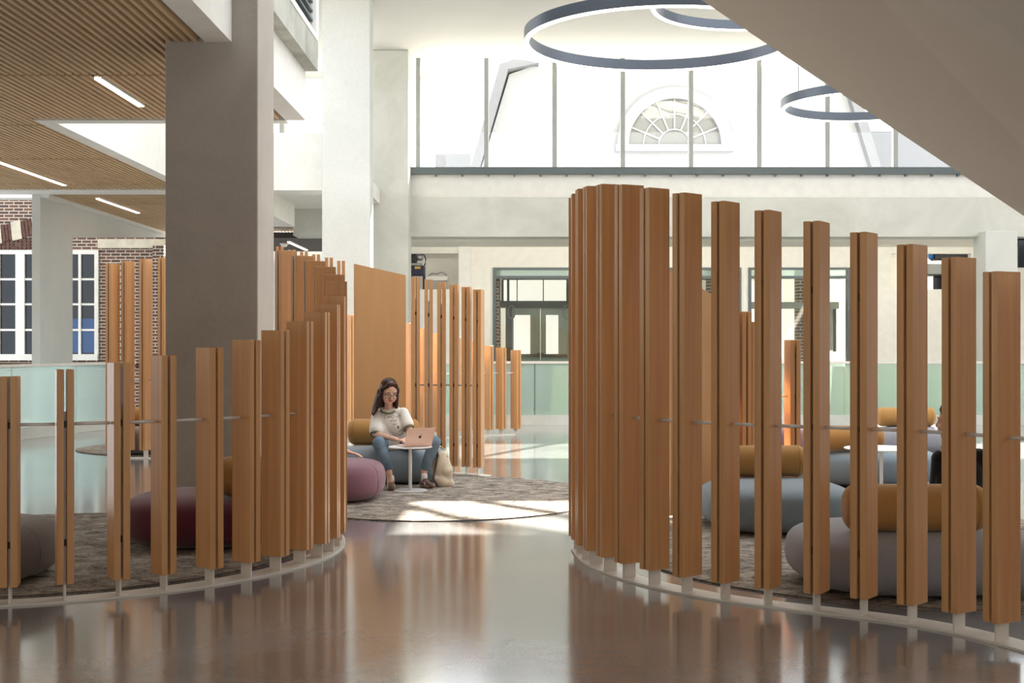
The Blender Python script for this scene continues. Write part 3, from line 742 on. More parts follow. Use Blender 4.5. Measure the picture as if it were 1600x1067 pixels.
# ------------------------------------------------------------------ rugs
def rug(cx, cy, rx, ry, label, name='round_rug', h=.012):
    bm = bmesh.new(); n = 96
    a = [bm.verts.new((rx*math.cos(2*PI*i/n), ry*math.sin(2*PI*i/n), h)) for i in range(n)]
    b = [bm.verts.new(((rx+.006)*math.cos(2*PI*i/n), (ry+.006)*math.sin(2*PI*i/n), 0.001)) for i in range(n)]
    bm.faces.new(a); bm.faces.new(b[::-1])
    for i in range(n): bm.faces.new((a[i], b[i], b[(i+1) % n], a[(i+1) % n]))
    o = bm_out(bm, name, M['rug'], None, (cx, cy, 0)); tag(o, label, 'rug')
    bm = bmesh.new(); tube(bm, [(rx*math.cos(2*PI*i/n), ry*math.sin(2*PI*i/n), .0065) for i in range(n)], .0055, 6, True)
    bm_out(bm, 'binding', M['rug_edge'], o)
    return o
rug(CL.x, CL.y, 1.93, 1.93, 'round mottled grey rug inside the near left fin screen')
rug(CR.x+.1, CR.y+.05, 2.15, 2.15, 'round mottled grey rug inside the near right fin screen')
rug(-0.78, 12.75, 1.62, 1.86, 'round mottled rug half in sunlight under the seated woman')
rug(-4.7, 18.7, 1.7, 1.4, 'round dark rug at far left near the frosted balustrade')

# ------------------------------------------------------------------ soft seats
def pouf(cx, cy, rx, ry, h, mat, label, rz=0.0, e=2.6, group=None):
    t = thing('pouf_seat', label, 'pouf', (cx, cy, 0), rz, group)
    z0 = 0.0125
    bm = bmesh.new(); prof = []
    for i in range(41):
        a = -PI/2+PI*i/40
        cr = abs(math.cos(a))**(2/5.5); sz = math.copysign(abs(math.sin(a))**(2/4.2), math.sin(a))
        prof.append((cr, sz))
    n = 72; rings = []
    for cr, sz in prof:
        z = z0+h/2+sz*h/2
        wide = 1.0-0.10*max(0, (-sz))**2*1 + 0.0
        wide *= (1.0-0.03*max(0, sz))
        if cr < 1e-5: rings.append([bm.verts.new((0, 0, z))]); continue
        rg = []
        for k in range(n):
            th = 2*PI*k/n; c = math.cos(th); s = math.sin(th)
            q = (abs(c)**e+abs(s)**e)**(-1/e)
            dome = 0.012*(1-cr) if sz > 0 else 0
            rg.append(bm.verts.new((rx*cr*wide*q*c, ry*cr*wide*q*s, z+dome)))
        rings.append(rg)
    for a, b in zip(rings, rings[1:]):
        for k in range(n):
            k2 = (k+1) % n
            if len(a) == 1: bm.faces.new((a[0], b[k2], b[k]))
            elif len(b) == 1: bm.faces.new((a[k], a[k2], b[0]))
            else: bm.faces.new((a[k], a[k2], b[k2], b[k]))
    bm_out(bm, 'upholstered_body', mat, t, smooth=True)
    # piped seams over the side
    for th in (0.5, 2.6):
        pts = []
        for cr, sz in prof[3:38]:
            z = z0+h/2+sz*h/2; wide = (1.0-0.10*max(0, -sz)**2)*(1-.03*max(0, sz))
            c = math.cos(-th); s = math.sin(-th); q = (abs(c)**e+abs(s)**e)**(-1/e)
            pts.append((rx*cr*wide*q*c, ry*cr*wide*q*s, z))
        bm = bmesh.new(); tube(bm, pts, .0035, 5); bm_out(bm, 'seam', mat, t, smooth=True)
    return t
def bolster(cx, cy, L, r, label, rz=0.0, zb=None, group=None, h=.37):
    zb = h+.019 if zb is None else zb
    bm = bmesh.new(); prof = []
    rc = r*.55
    prof.append((0, -L/2))
    for i in range(9):
        a = PI/2*i/8; prof.append((r-rc+rc*math.sin(a), -L/2+rc-rc*math.cos(a)))
    for i in range(1, 6): prof.append((r*1.01, -L/2+rc+(L-2*rc)*i/6))
    for i in range(9):
        a = PI/2*(1-i/8); prof.append((r-rc+rc*math.sin(a), L/2-rc+rc*math.cos(a)))
    prof.append((0, L/2))
    lathe(bm, prof, 40)
    bmesh.ops.rotate(bm, verts=bm.verts, cent=(0, 0, 0), matrix=Matrix.Rotation(PI/2, 3, 'Y'))
    o = bm_out(bm, 'bolster_cushion', M['f_ochre'], None, (cx, cy, zb+r), rz, smooth=True)
    tag(o, label, 'bolster', group)
    for s in (-1, 1):
        g = bmesh.new(); n = 40; x = s*(L/2-rc)
        tube(g, [(x, r*1.0*math.cos(2*PI*i/n), r*1.0*math.sin(2*PI*i/n)) for i in range(n)], .004, 5, True)
        bm_out(g, 'piping', M['f_ochre'], o, smooth=True)
    return o
hp = 0.37
pouf(-3.70, 8.22, .74, .56, hp, M['f_warmgrey'], 'warm grey round pouf behind the leftmost wooden fins', .1)
pouf(-2.36, 9.78, .64, .64, hp, M['f_burgundy'], 'dark burgundy pouf in front of the big concrete column', .1)
bolster(WX(394, 9.5), 9.5, .50, .145, 'ochre bolster lying on the burgundy pouf', .05, group=None)
pouf(-1.80, 12.47, .50, .54, hp, M['f_mauve'], 'mauve pink pouf at the edge of the sunlit rug, left of the seated woman')
pouf(-1.42, 14.12, .66, .50, hp, M['f_bluegrey'], 'blue grey pouf the woman with the laptop sits on', -.03)
bolster(WX(600, 14.36), 14.36, .80, .145, 'ochre bolster at the back of the woman with the laptop', 0)
pouf(WX(1427, 7.98), 7.98, .77, .62, hp, M['f_grey'], 'large grey pouf nearest on the right, carrying the widest ochre bolster', 0, 3.0)
bolster(WX(1429, 7.68), 7.68, .85, .14, 'ochre bolster on the nearest grey pouf at right, behind the person in black', 0)
pouf(WX(1210, 10.52), 10.52, .60, .62, hp, M['f_bluegrey'], 'blue grey pouf at the left side of the right alcove', .1, 2.8)
bolster(WX(1198, 10.87), 10.87, .66, .132, 'ochre bolster on the blue grey pouf of the right alcove', .04)
pouf(WX(1352, 13.95), 13.95, .78, .6, hp, M['f_bluegrey'], 'pale blue grey pouf behind the white table of the right alcove', 0)
bolster(WX(1318, 13.6), 13.6, .84, .13, 'ochre bolster between the right alcove and the white round table', .0)
pouf(WX(1420, 17.9), 17.9, .72, .6, hp, M['f_grey'], 'distant light grey pouf near the glass balustrade at right')
bolster(WX(1415, 17.65), 17.65, .80, .13, 'distant ochre bolster near the glass balustrade at right')
pouf(WX(1222, 17.2), 17.2, .33, .33, hp, M['f_mauve'], 'distant mauve pouf glimpsed behind the right alcove')
pouf(WX(226, 17.75), 17.75, .42, .42, hp, M['f_warmgrey'], 'dark grey pouf behind the far fins left of the big column')
bolster(WX(232, 17.75), 17.75, .50, .13, 'ochre bolster behind the far fins left of the big column')

# ------------------------------------------------------------------ tables
def side_table(cx, cy, r, h, label):
    t = thing('side_table', label, 'table', (cx, cy, 0.0125))
    bm = bmesh.new(); lathe(bm, [(0, h-.014), (r-.01, h-.014), (r, h-.009), (r, h-.003), (r-.004, h), (0, h)], 64); bm_out(bm, 'table_top', M['table_white'], t, smooth=False)
    bm = bmesh.new(); cyl(bm, (0, 0, .009), (0, 0, h-.0145), .017, n=20); bm_out(bm, 'pole', M['table_white'], t, smooth=True)
    bm = bmesh.new(); lathe(bm, [(0, 0), (r*.78, 0), (r*.78, .005), (.02, .0085), (0, .0085)], 48); bm_out(bm, 'base', M['table_white'], t)
    return t
TX, TY = WX(641, 13.14), 13.14
TH = .455
side_table(TX, TY, .225, TH, 'small white round table holding the laptop')
side_table(WX(1377, 12.95), 12.95, .37, .455, 'white round table on one leg in the right alcove')

# ------------------------------------------------------------------ lamps
def ring_lamp(cx, cy, z, R, label, hb=.125, wd=.055, cables=((.6), (2.7), (4.4)), zc=7.37):
    t = thing('ring_pendant', label, 'pendant lamp', (cx, cy, z), group=None); n = 128
    bm = bmesh.new()
    prof = [(R-wd, .004), (R-wd, hb), (R, hb), (R, .004)]
    rows = [[bm.verts.new((r*math.cos(2*PI*i/n), r*math.sin(2*PI*i/n), zz)) for r, zz in prof] for i in range(n)]
    for i in range(n):
        a, b = rows[i], rows[(i+1) % n]
        for k in range(4): bm.faces.new((a[k], a[(k+1) % 4], b[(k+1) % 4], b[k]))
    bm_out(bm, 'ring_housing', M['ring_body'], t, smooth=False)
    bm = bmesh.new(); prof = [(R-wd+.003, -.012), (R-wd+.003, .0035), (R-.003, .0035), (R-.003, -.012)]
    rows = [[bm.verts.new((r*math.cos(2*PI*i/n), r*math.sin(2*PI*i/n), zz)) for r, zz in prof] for i in range(n)]
    for i in range(n):
        a, b = rows[i], rows[(i+1) % n]
        for k in range(4): bm.faces.new((a[k], a[(k+1) % 4], b[(k+1) % 4], b[k]))
    bm_out(bm, 'light_strip', M['ring_light'], t)
    for a in cables:
        bm = bmesh.new(); x, y = (R-wd/2)*math.cos(a), (R-wd/2)*math.sin(a)
        cyl(bm, (x, y, hb), (x, y, zc-z), .004, n=6); bm_out(bm, 'suspension_cable', M['grey_metal'], t)
    return t
ring_lamp(WX(1033, 14.0)+0, 14.0, 1.5+.2375*14.0, 1.50, 'large glowing ring pendant lamp in front of the clerestory', cables=(), zc=8)
ring_lamp(WX(1180, 16.0), 16.0, 1.5+494/F*17.25*1.0, 1.30, 'second ring pendant lamp, cut by the top of the picture', cables=(), zc=8)
ring_lamp(WX(1352, 17.8), 17.8, 1.5+.176*18.85, 1.15, 'lower ring pendant lamp half hidden by the stair underside', cables=(PI*1.02+.35,), zc=7.37)
def linear_lamp(x, y0, y1, z, label):
    t = thing('linear_lamp', label, 'ceiling lamp', (x, y0, z))
    bm = bmesh.new(); abox(bm, -.034, .034, 0, y1-y0, -.02, .0); bm_out(bm, 'diffuser', M['linear_light'], t)
    bm = bmesh.new(); abox(bm, -.04, -.0345, -.01, y1-y0+.01, -.012, .02); abox(bm, .0345, .04, -.01, y1-y0+.01, -.012, .02); abox(bm, -.0345, .0345, -.01, y1-y0+.01, .0005, .02)
    bm_out(bm, 'trim_channel', M['white'], t)
linear_lamp(-4.245, 12.92, 14.40, ZC-.004, 'slim lit ceiling lamp nearest the big column')
linear_lamp(-7.63, 18.2, 21.5, ZC-.004, 'long lit ceiling lamp at the left picture edge')
linear_lamp(-7.72, 23.5, 26.0, ZC-.004, 'slim lit ceiling lamp over the far ceiling bay, left of the big column')
linear_lamp(-5.0, 27.9, 30.2, 3.765, 'small lit ceiling lamp in the dark bay between the columns')
t = thing('smoke_detector', 'small white smoke detector on the dark ceiling bay', 'smoke detector', (WX(444, 28.5), 28.5, 3.70))
bm = bmesh.new(); lathe(bm, [(0, 0), (.05, 0), (.075, .03), (.075, .05), (0, .05)], 20); bm_out(bm, 'cover', M['white'], t)
bm = bmesh.new(); lathe(bm, [(0, .051), (.1, .051), (.1, .075), (0, .075)], 20); bm_out(bm, 'mounting_plate', M['white'], t)

# ------------------------------------------------------------------ equipment in the wall niches
def nx(px): return WX(px, 29.2)
def nz(py): return WZ(py, 29.2)
t = thing('projector', 'black projector unit with yellow label stacked in the left wall niche', 'projector', (nx(652), 29.4, 0)); ox = nx(652)
g = bmesh.new(); abox(g, nx(636)-ox, nx(663)-ox, -.2, .2, nz(430.5), nz(415)); bev(g, .02); bm_out(g, 'lower_housing', M['navy'], t)
g = bmesh.new(); abox(g, nx(636)-ox, nx(650)-ox, -.2, .2, nz(410), nz(392)); bev(g, .01); bm_out(g, 'upper_housing', M['black'], t)
g = bmesh.new(); abox(g, nx(648)-ox, nx(657)-ox, -.215, -.201, nz(420), nz(416.3)); bm_out(g, 'label_plate', M['yellow'], t)
g = bmesh.new(); cyl(g, (nx(650)-ox, -.05, nz(400)), (nx(660)-ox, -.05, nz(403)), .09, .06); bm_out(g, 'lens_barrel', M['silver'], t, smooth=True)
g = bmesh.new(); abox(g, nx(636)-ox, nx(658)-ox, -.22, .22, nz(414.9), nz(411)); bm_out(g, 'shelf_plate', M['mullion'], t)
g = bmesh.new(); tube(g, [(nx(p)-ox, -.12, nz(q)) for p, q in ((657,397),(662,398),(665,405),(664,412),(661,418))], .014, 6); bm_out(g, 'cable', M['black'], t)
g = bmesh.new(); abox(g, nx(660)-ox, nx(663)-ox, -.1, .1, nz(452)+.001, nz(430.6)); bm_out(g, 'stand_leg', M['black'], t)
g = bmesh.new(); abox(g, nx(640)-ox, nx(643)-ox, -.1, .1, nz(452)+.001, nz(430.6)); bm_out(g, 'stand_leg', M['black'], t)
t = thing('control_box', 'white equipment box with cables in the left wall niche', 'equipment box', (nx(682), 29.45, 0)); ox = nx(682)
g = bmesh.new(); abox(g, nx(665)-ox, nx(699)-ox, -.15, .15, nz(438), nz(431)); bev(g, .012); bm_out(g, 'housing', M['white'], t)
g = bmesh.new(); abox(g, nx(668)-ox, nx(696)-ox, -.1, .1, nz(452)+.001, nz(438)-.001); bm_out(g, 'pedestal', M['mullion'], t)
g = bmesh.new(); tube(g, [(nx(p)-ox, 0, nz(q)) for p, q in ((668,430.9),(674,426),(682,427.5),(688,424.5),(694,427),(698,430.8))], .018, 6); bm_out(g, 'cable', M['silver'], t)
t = thing('projector', 'black projector with blue lens cap in the right wall niche', 'projector', (nx(1485), 29.4, 0)); ox = nx(1485)
g = bmesh.new(); abox(g, nx(1462)-ox, nx(1517)-ox, -.15, .2, nz(406), nz(392.5)); bev(g, .02); bm_out(g, 'upper_housing', M['black'], t)
g = bmesh.new(); cyl(g, (nx(1462)-ox, 0, nz(398)), (nx(1455.5)-ox, 0, nz(400)), .085, .075); bm_out(g, 'lens_cap', M['blue'], t, smooth=True)
g = bmesh.new(); abox(g, nx(1453)-ox, nx(1476)-ox, -.15, .15, nz(428), nz(412)); bm_out(g, 'lower_housing', M['mullion'], t)
g = bmesh.new(); abox(g, nx(1472)-ox, nx(1477)-ox, -.16, -.151, nz(452)+.001, nz(406)-.001); abox(g, nx(1452)-ox, nx(1478)-ox, -.18, .16, nz(430.5), nz(428.1)); abox(g, nx(1463)-ox, nx(1513)-ox, -.03, .03, nz(452)+.001, nz(430.6)); bm_out(g, 'support_frame', M['black'], t)

# ------------------------------------------------------------------ people
def blob(name, prims, mat, parent, voxel=.008, smooth=4, mtx=None, cut=None):
    """one continuous surface grown from overlapping tapered limbs and ellipsoids"""
    bm = bmesh.new()
    for p in prims:
        if p[0] == 'c':
            _, p1, r1, p2, r2 = p; p1 = Vector(p1); p2 = Vector(p2); vv = []
            for c, r in ((p1, r1), (p2, r2)):
                b = bmesh.new(); bmesh.ops.create_icosphere(b, subdivisions=3, radius=r)
                vv += [bm.verts.new(v.co+c) for v in b.verts]; b.free()
            res = bmesh.ops.convex_hull(bm, input=vv)
            bad = {g for g in res['geom_interior'] if isinstance(g, bmesh.types.BMVert)}
            bmesh.ops.delete(bm, geom=list(bad), context='VERTS')
        else:
            _, c, rad, rot = p; b = bmesh.new(); bmesh.ops.create_icosphere(b, subdivisions=4, radius=1)
            R_ = rot.to_matrix() if hasattr(rot, 'to_matrix') else Matrix.Identity(3)
            mp = {}
            for v in b.verts: mp[v.index] = bm.verts.new(R_ @ Vector((v.co.x*rad[0], v.co.y*rad[1], v.co.z*rad[2]))+Vector(c))
            for f in b.faces: bm.faces.new([mp[v.index] for v in f.verts])
            b.free()
    bmesh.ops.recalc_face_normals(bm, faces=bm.faces)
    me = D.meshes.new('tmp'); bm.to_mesh(me); bm.free()
    o = D.objects.new('tmp', me); COL.objects.link(o)
    md = o.modifiers.new('r', 'REMESH'); md.mode = 'VOXEL'; md.voxel_size = voxel
    if smooth: s = o.modifiers.new('s', 'SMOOTH'); s.factor = .6; s.iterations = smooth
    C.view_layer.update()
    me2 = D.meshes.new_from_object(o.evaluated_get(C.evaluated_depsgraph_get()))
    D.objects.remove(o); D.meshes.remove(me)
    me2.name = name
    if cut:
        b = bmesh.new(); b.from_mesh(me2)
        for co_, no_ in cut:
            bmesh.ops.bisect_plane(b, geom=b.verts[:]+b.edges[:]+b.faces[:], plane_co=co_, plane_no=no_, clear_outer=True)
        b.to_mesh(me2); b.free()
    if mtx is not None: me2.transform(mtx)
    for p in me2.polygons: p.use_smooth = True
    return put(name, me2, mat, parent)
from mathutils import Euler
def head_set(root, mtx, hair_mat, glasses=True, long_hair=True):
    E0 = Euler((0, 0, 0))
    pr = [('e', (0, .012, .035), (.073, .092, .085), E0), ('e', (0, -.012, -.01), (.062, .072, .082), E0), ('c', (0, -.045, -.078), .028, (0, -.02, -.06), .045),
          ('c', (0, -.086, .008), .0085, (0, -.098, -.022), .0115), ('c', (-.008, -.088, -.026), .008, (.008, -.088, -.026), .008),
          ('c', (-.036, -.066, .022), .016, (.036, -.066, .022), .016), ('c', (-.04, -.058, -.03), .022, (-.03, -.05, -.055), .022), ('c', (.04, -.058, -.03), .022, (.03, -.05, -.055), .022),
          ('e', (-.073, .005, -.005), (.009, .018, .03), Euler((0, 0, .3))), ('e', (.073, .005, -.005), (.009, .018, .03), Euler((0, 0, -.3)))]
    face = blob('head', pr, M['skin'], root, .0045, 3, mtx)
    for s in (-1, 1):
        b = bmesh.new(); bmesh.ops.create_uvsphere(b, u_segments=16, v_segments=10, radius=.0125)
        me = bm_out(b, 'eye', M['sock'], root, smooth=True); me.data.transform(mtx @ Matrix.Translation((s*.030, -.0735, .008)) @ Matrix.Diagonal((1.2, .6, .55, 1)))
        b = bmesh.new(); bmesh.ops.create_uvsphere(b, u_segments=12, v_segments=8, radius=.0058)
        me = bm_out(b, 'pupil', M['frames'], me, smooth=True); me.data.transform(mtx @ Matrix.Translation((s*.030, -.0795, .006)) @ Matrix.Diagonal((1, .6, 1, 1)))
        b = bmesh.new(); tube(b, [(s*.014, -.083, .029), (s*.03, -.084, .034), (s*.046, -.075, .030)], .0028, 6)
        me = bm_out(b, 'eyebrow', hair_mat, root, smooth=True); me.data.transform(mtx)
    b = bmesh.new(); bmesh.ops.create_uvsphere(b, u_segments=16, v_segments=8, radius=1)
    me = bm_out(b, 'mouth', M['lips'], root, smooth=True); me.data.transform(mtx @ Matrix.Translation((0, -.0845, -.050)) @ Matrix.Diagonal((.019, .006, .0065, 1)))
    hp_ = [('e', (0, .030, .046), (.081, .088, .083), E0), ('e', (0, .045, .0), (.080, .07, .09), E0), ('c', (-.040, -.050, .082), .020, (-.071, -.018, .03), .016), ('c', (.040, -.050, .082), .020, (.071, -.018, .03), .016),
           ('c', (-.03, -.045, .096), .022, (.03, -.045, .096), .022)]
    if long_hair:
        for s in (-1, 1):
            hp_ += [('c', (s*.074, -.012, .04), .019, (s*.078, -.02, -.06), .020), ('c', (s*.078, -.018, -.06), .020, (s*.098, -.03, -.17), .015), ('c', (s*.098, -.03, -.17), .015, (s*.118, -.035, -.225), .006),
                    ('c', (s*.06, .04, -.02), .04, (s*.09, .03, -.16), .028), ('c', (s*.09, .03, -.16), .028, (s*.11, .015, -.23), .010), ('c', (s*.086, .0, -.05), .022, (s*.112, -.005, -.2), .012)]
        hp_ += [('c', (0, .07, 0), .06, (0, .09, -.18), .04)]
    hair = blob('hair', hp_, hair_mat, root, .006, 3, mtx)
    if glasses:
        g = D.objects.new('glasses', None)
        b = bmesh.new()
        for s in (-1, 1):
            pts = []
            for i in range(24):
                t = 2*PI*i/24; c = math.cos(t); sn = math.sin(t); q = (abs(c)**3+abs(sn)**3)**(-1/3)
                pts.append((s*.034+.027*q*c, -.098+.006*abs(c)*(1 if s*c > 0 else 0), .003+.0215*q*sn))
            tube(b, pts, .0021, 6, True)
            tube(b, [(s*.061, -.094, .010), (s*.073, -.06, .012), (s*.077, .0, .008)], .0024, 6)
        tube(b, [(-.008, -.098, .008), (0, -.1005, .011), (.008, -.098, .008)], .0022, 6)
        go = bm_out(b, 'glasses', M['frames'], root, smooth=True); go.data.transform(mtx)
        b = bmesh.new()
        for s in (-1, 1):
            n = 24; ff = []
            for i in range(n):
                t = 2*PI*i/n; c = math.cos(t); sn = math.sin(t); q = (abs(c)**3+abs(sn)**3)**(-1/3)
                ff.append(b.verts.new((s*.034+.025*q*c, -.0975, .003+.0195*q*sn)))
            b.faces.new(ff)
        lo = bm_out(b, 'lens', M['lens'], go); lo.data.transform(mtx)
def hand_prims(wrist, fwd, palm_dn, side, curl=.5, s=1.0):
    """side = +1 when the thumb leaves towards +cross; returns tapered limbs for a palm, four unequal fingers and a thumb"""
    f = Vector(fwd).normalized(); d = Vector(palm_dn).normalized(); d = (d-f*d.dot(f)).normalized(); x = f.cross(d)*side
    w0 = Vector(wrist); pr = []
    pc = w0+f*.045*s
    for k in (-.028, -.010, .010, .028): pr.append(('c', w0+f*.008*s+x*k*.65*s, .013*s, w0+f*.082*s+x*k*s, .0105*s))
    lens = (.066, .078, .074, .058)
    for k, L in zip((.030, .010, -.010, -.029), lens):
        b = w0+f*.085*s+x*k*s; a1 = curl*.45; L = L*s
        p1 = b+(f*math.cos(a1)+d*math.sin(a1))*L*.45; a2 = a1+curl*.6
        p2 = p1+(f*math.cos(a2)+d*math.sin(a2))*L*.32; a3 = a2+curl*.5
        p3 = p2+(f*math.cos(a3)+d*math.sin(a3))*L*.25
        pr += [('c', b, .0092*s, p1, .0082*s), ('c', p1, .0082*s, p2, .0075*s), ('c', p2, .0075*s, p3, .0064*s)]
    t0 = w0+f*.022*s+x*.026*s; t1 = t0+(f*.55+x*.6+d*.25).normalized()*.036*s; t2 = t1+(f*.8+x*.25+d*.35).normalized()*.03*s
    pr += [('c', t0, .0135*s, t1, .0105*s), ('c', t1, .0105*s, t2, .0082*s)]
    return pr

# the seated woman
wo = thing('person', 'person with long dark hair and glasses, cream tee and jeans, typing on a laptop', 'person', (0, 0, 0))
Q = lambda px, py, Y: tuple(R3(px, py, Y))
shL, shR = Q(589, 648, 13.80), Q(630, 645, 13.80)          # shoulders, picture left and right
hip = Q(606, 692, 13.96)
elL, elR = Q(587.5, 678, 13.66), Q(640.5, 674, 13.68)
wrL, wrR = Q(619, 686.5, 13.34), Q(636, 684, 13.42)
neck = Q(607, 641, 13.80); chest = Q(608, 662, 13.80); waist = Q(608, 683, 13.88)
hd = Vector(Q(607.5, 613, 13.70))
skin = [('c', neck, .046, tuple(hd+Vector((0.0, .045, -.055))), .042), ('c', neck, .05, chest, .08),
        ('c', shL, .045, elL, .036), ('c', elL, .036, wrL, .024), ('c', shR, .045, elR, .036), ('c', elR, .036, wrR, .024)]
skin += hand_prims(wrL, (.95, -.45, -.12), (0, -.1, -1), 1, .55, .95)
skin += hand_prims(wrR, (-.1, -1, -.12), (0, 0, -1), -1, .55, .95)
# shins and ankles
knL, knR = Q(592, 692.5, 13.38), Q(679, 691, 13.47)
anL, anR = Q(609, 746, 13.27), Q(662, 745, 13.48)
skin += [('c', Q(607, 733, 13.28), .036, anL, .031), ('c', anL, .031, Q(610, 757, 13.25), .034), ('c', Q(664, 731, 13.48), .036, anR, .031), ('c', anR, .031, Q(664, 755, 13.46), .034)]
blob('body', skin, M['skin'], wo, .0055, 2)
mt = Matrix.Translation(hd) @ Euler((math.radians(22), 0, math.radians(24))).to_matrix().to_4x4() @ Matrix.Rotation(math.radians(4), 4, 'Y') @ Matrix.Diagonal((1.17, 1.15, 1.17, 1))
head_set(wo, mt, M['hair'])
# tee
V3 = Vector
def midp(a, b, t): return tuple(V3(a)*(1-t)+V3(b)*t)
slL = midp(shL, elL, .80); slR = midp(shR, elR, .62)
tee = [('e', chest, (.155, .105, .15), Euler((.12, 0, 0))), ('e', waist, (.15, .12, .12), Euler((.1, 0, 0))), ('c', shL, .060, slL, .076), ('c', shR, .060, slR, .070),
       ('c', shL, .055, shR, .055), ('c', midp(shL, neck, .5), .058, midp(shR, neck, .5), .058), ('c', Q(596, 668, 13.76), .08, Q(604, 690, 13.82), .11), ('c', Q(622, 668, 13.76), .08, Q(616, 690, 13.82), .11),
       ('c', Q(590, 660, 13.78), .055, Q(598, 688, 13.8), .06)]
ts_ = blob('tee_shirt', tee, M['shirt'], wo, .008, 5)
def ringtube(name, c, nrm, r, rr, mat, parent, sq=(1, 1)):
    q = V3(nrm).to_track_quat('Z', 'Y'); b = bmesh.new()
    tube(b, [V3(c)+q @ V3((r*sq[0]*math.cos(2*PI*i/28), r*sq[1]*math.sin(2*PI*i/28), 0)) for i in range(28)], rr, 8, True)
    return bm_out(b, name, mat, parent, smooth=True)
ringtube('sleeve_cuff', V3(slL)+(V3(slL)-V3(shL)).normalized()*.052, V3(elL)-V3(shL), .054, .013, M['olive'], ts_)
ringtube('sleeve_cuff', V3(slR)+(V3(slR)-V3(shR)).normalized()*.048, V3(elR)-V3(shR), .050, .013, M['olive'], ts_)
ringtube('collar', V3(neck)+V3((0, -.030, .006)), (0.05, -.55, 1), .074, .011, M['olive'], ts_, (1.05, .95))
# printed motif on the chest: thin ink lines laid on the cloth
bmt = bmesh.new(); bmt.from_mesh(ts_.data); bvh = BVHTree.FromBMesh(bmt); bmt.free()
def ink(pts, r=.0028):
    out = []
    for px, py in pts:
        o_ = V3((0, 0, H)); d_ = V3((WX(px, 1), 1, (CY-py)/F)).normalized()
        hit = bvh.ray_cast(o_, d_)
        if hit[0] is not None: out.append(hit[0]+hit[1]*.0015)
    return out
b = bmesh.new()
def Z7(x, y): return (540+x*180/1600, 580+y*120/1067)
strokes = [[(560,610),(540,625),(538,650),(555,660)], [(570,650),(580,635),(590,650),(600,632),(612,645)], [(640,612),(650,650),(665,640),(680,612),(665,605),(640,612)], [(690,640),(700,620),(715,640),(730,615),(768,612)],
           [(622,680),(640,695),(655,675),(650,660)], [(670,665),(672,692),(690,698),(706,685),(700,665)], [(660,730),(690,738),(715,728)], [(600,640),(640,632)],
           [(655,880),(670,862),(690,872),(705,858),(725,880)], [(740,840),(760,818),(790,818),(812,845),(795,870),(765,880),(735,885)], [(660,890),(700,895),(745,888),(800,872)], [(625,835),(640,850),(660,845)]]
for s_ in strokes:
    p_ = ink([Z7(*q) for q in s_])
    if len(p_) > 1: tube(b, p_, .0022, 5)
p_ = ink([Z7(735, 760), Z7(728, 780), Z7(736, 795)])
if len(p_) > 1: tube(b, p_, .008, 6)
bm_out(b, 'shirt_print', M['ink'], ts_, smooth=True)
# jeans
cuL, cuR = Q(606.5, 731, 13.29), Q(665, 729, 13.48)
je = [('e', hip, (.165, .13, .085), Euler((0, 0, 0))), ('c', Q(598, 693, 13.90), .088, knL, .070), ('c', Q(618, 693, 13.90), .088, knR, .070),
      ('c', knL, .070, midp(knL, cuL, .5), .062), ('c', midp(knL, cuL, .5), .062, cuL, .050), ('c', knR, .070, midp(knR, cuR, .45), .062), ('c', midp(knR, cuR, .45), .062, cuR, .052)]
blob('jeans', je, M['denim'], wo, .008, 4)
for nm, an, d_, in (('a', Q(611, 760.5, 13.27), V3((.12, -1, 0))), ('b', Q(664, 757.5, 13.45), V3((.55, -.83, 0)))):
    a_ = V3(an); a_.z = .055; d_ = d_.normalized(); x_ = V3((-d_.y, d_.x, 0))
    sh = blob('shoe', [('c', a_-d_*.05+V3((0, 0, .0)), .036, a_+d_*.03, .038), ('c', a_+d_*.03, .038, a_+d_*.135-V3((0, 0, .012)), .030), ('c', a_-d_*.03+V3((0, 0, .03)), .034, a_+V3((0, 0, .03)), .034)], M['sneaker'], wo, .006, 3)
    so_ = blob('sole', [('c', V3((a_.x, a_.y, .028))-d_*.05, .0125, V3((a_.x, a_.y, .028))+d_*.14, .0125), ('c', V3((a_.x, a_.y, .028))-d_*.05+x_*.022, .0125, V3((a_.x, a_.y, .028))+d_*.12+x_*.03, .0125), ('c', V3((a_.x, a_.y, .028))-d_*.05-x_*.022, .0125, V3((a_.x, a_.y, .028))+d_*.12-x_*.026, .0125)], M['sole'], sh, .006, 2)
    b = bmesh.new()
    for s in (-1, 1): tube(b, [a_+d_*.07+x_*s*.036+V3((0, 0, -.01)), a_+d_*.04+x_*s*.034+V3((0, 0, .015))], .004, 6)
    bm_out(b, 'stripe', M['sock'], sh)
    blob('sock', [('c', a_-d_*.012+V3((0, 0, .03)), .036, a_-d_*.012+V3((0, 0, .075)), .034)], M['sock'], wo, .006, 2)

# laptop
ang = math.radians(27)
lt = thing('laptop', 'open pale rose gold laptop on the small white table, its lid towards the viewer', 'laptop', (WX(653, 13.08), 13.08, .0125+TH), ang)
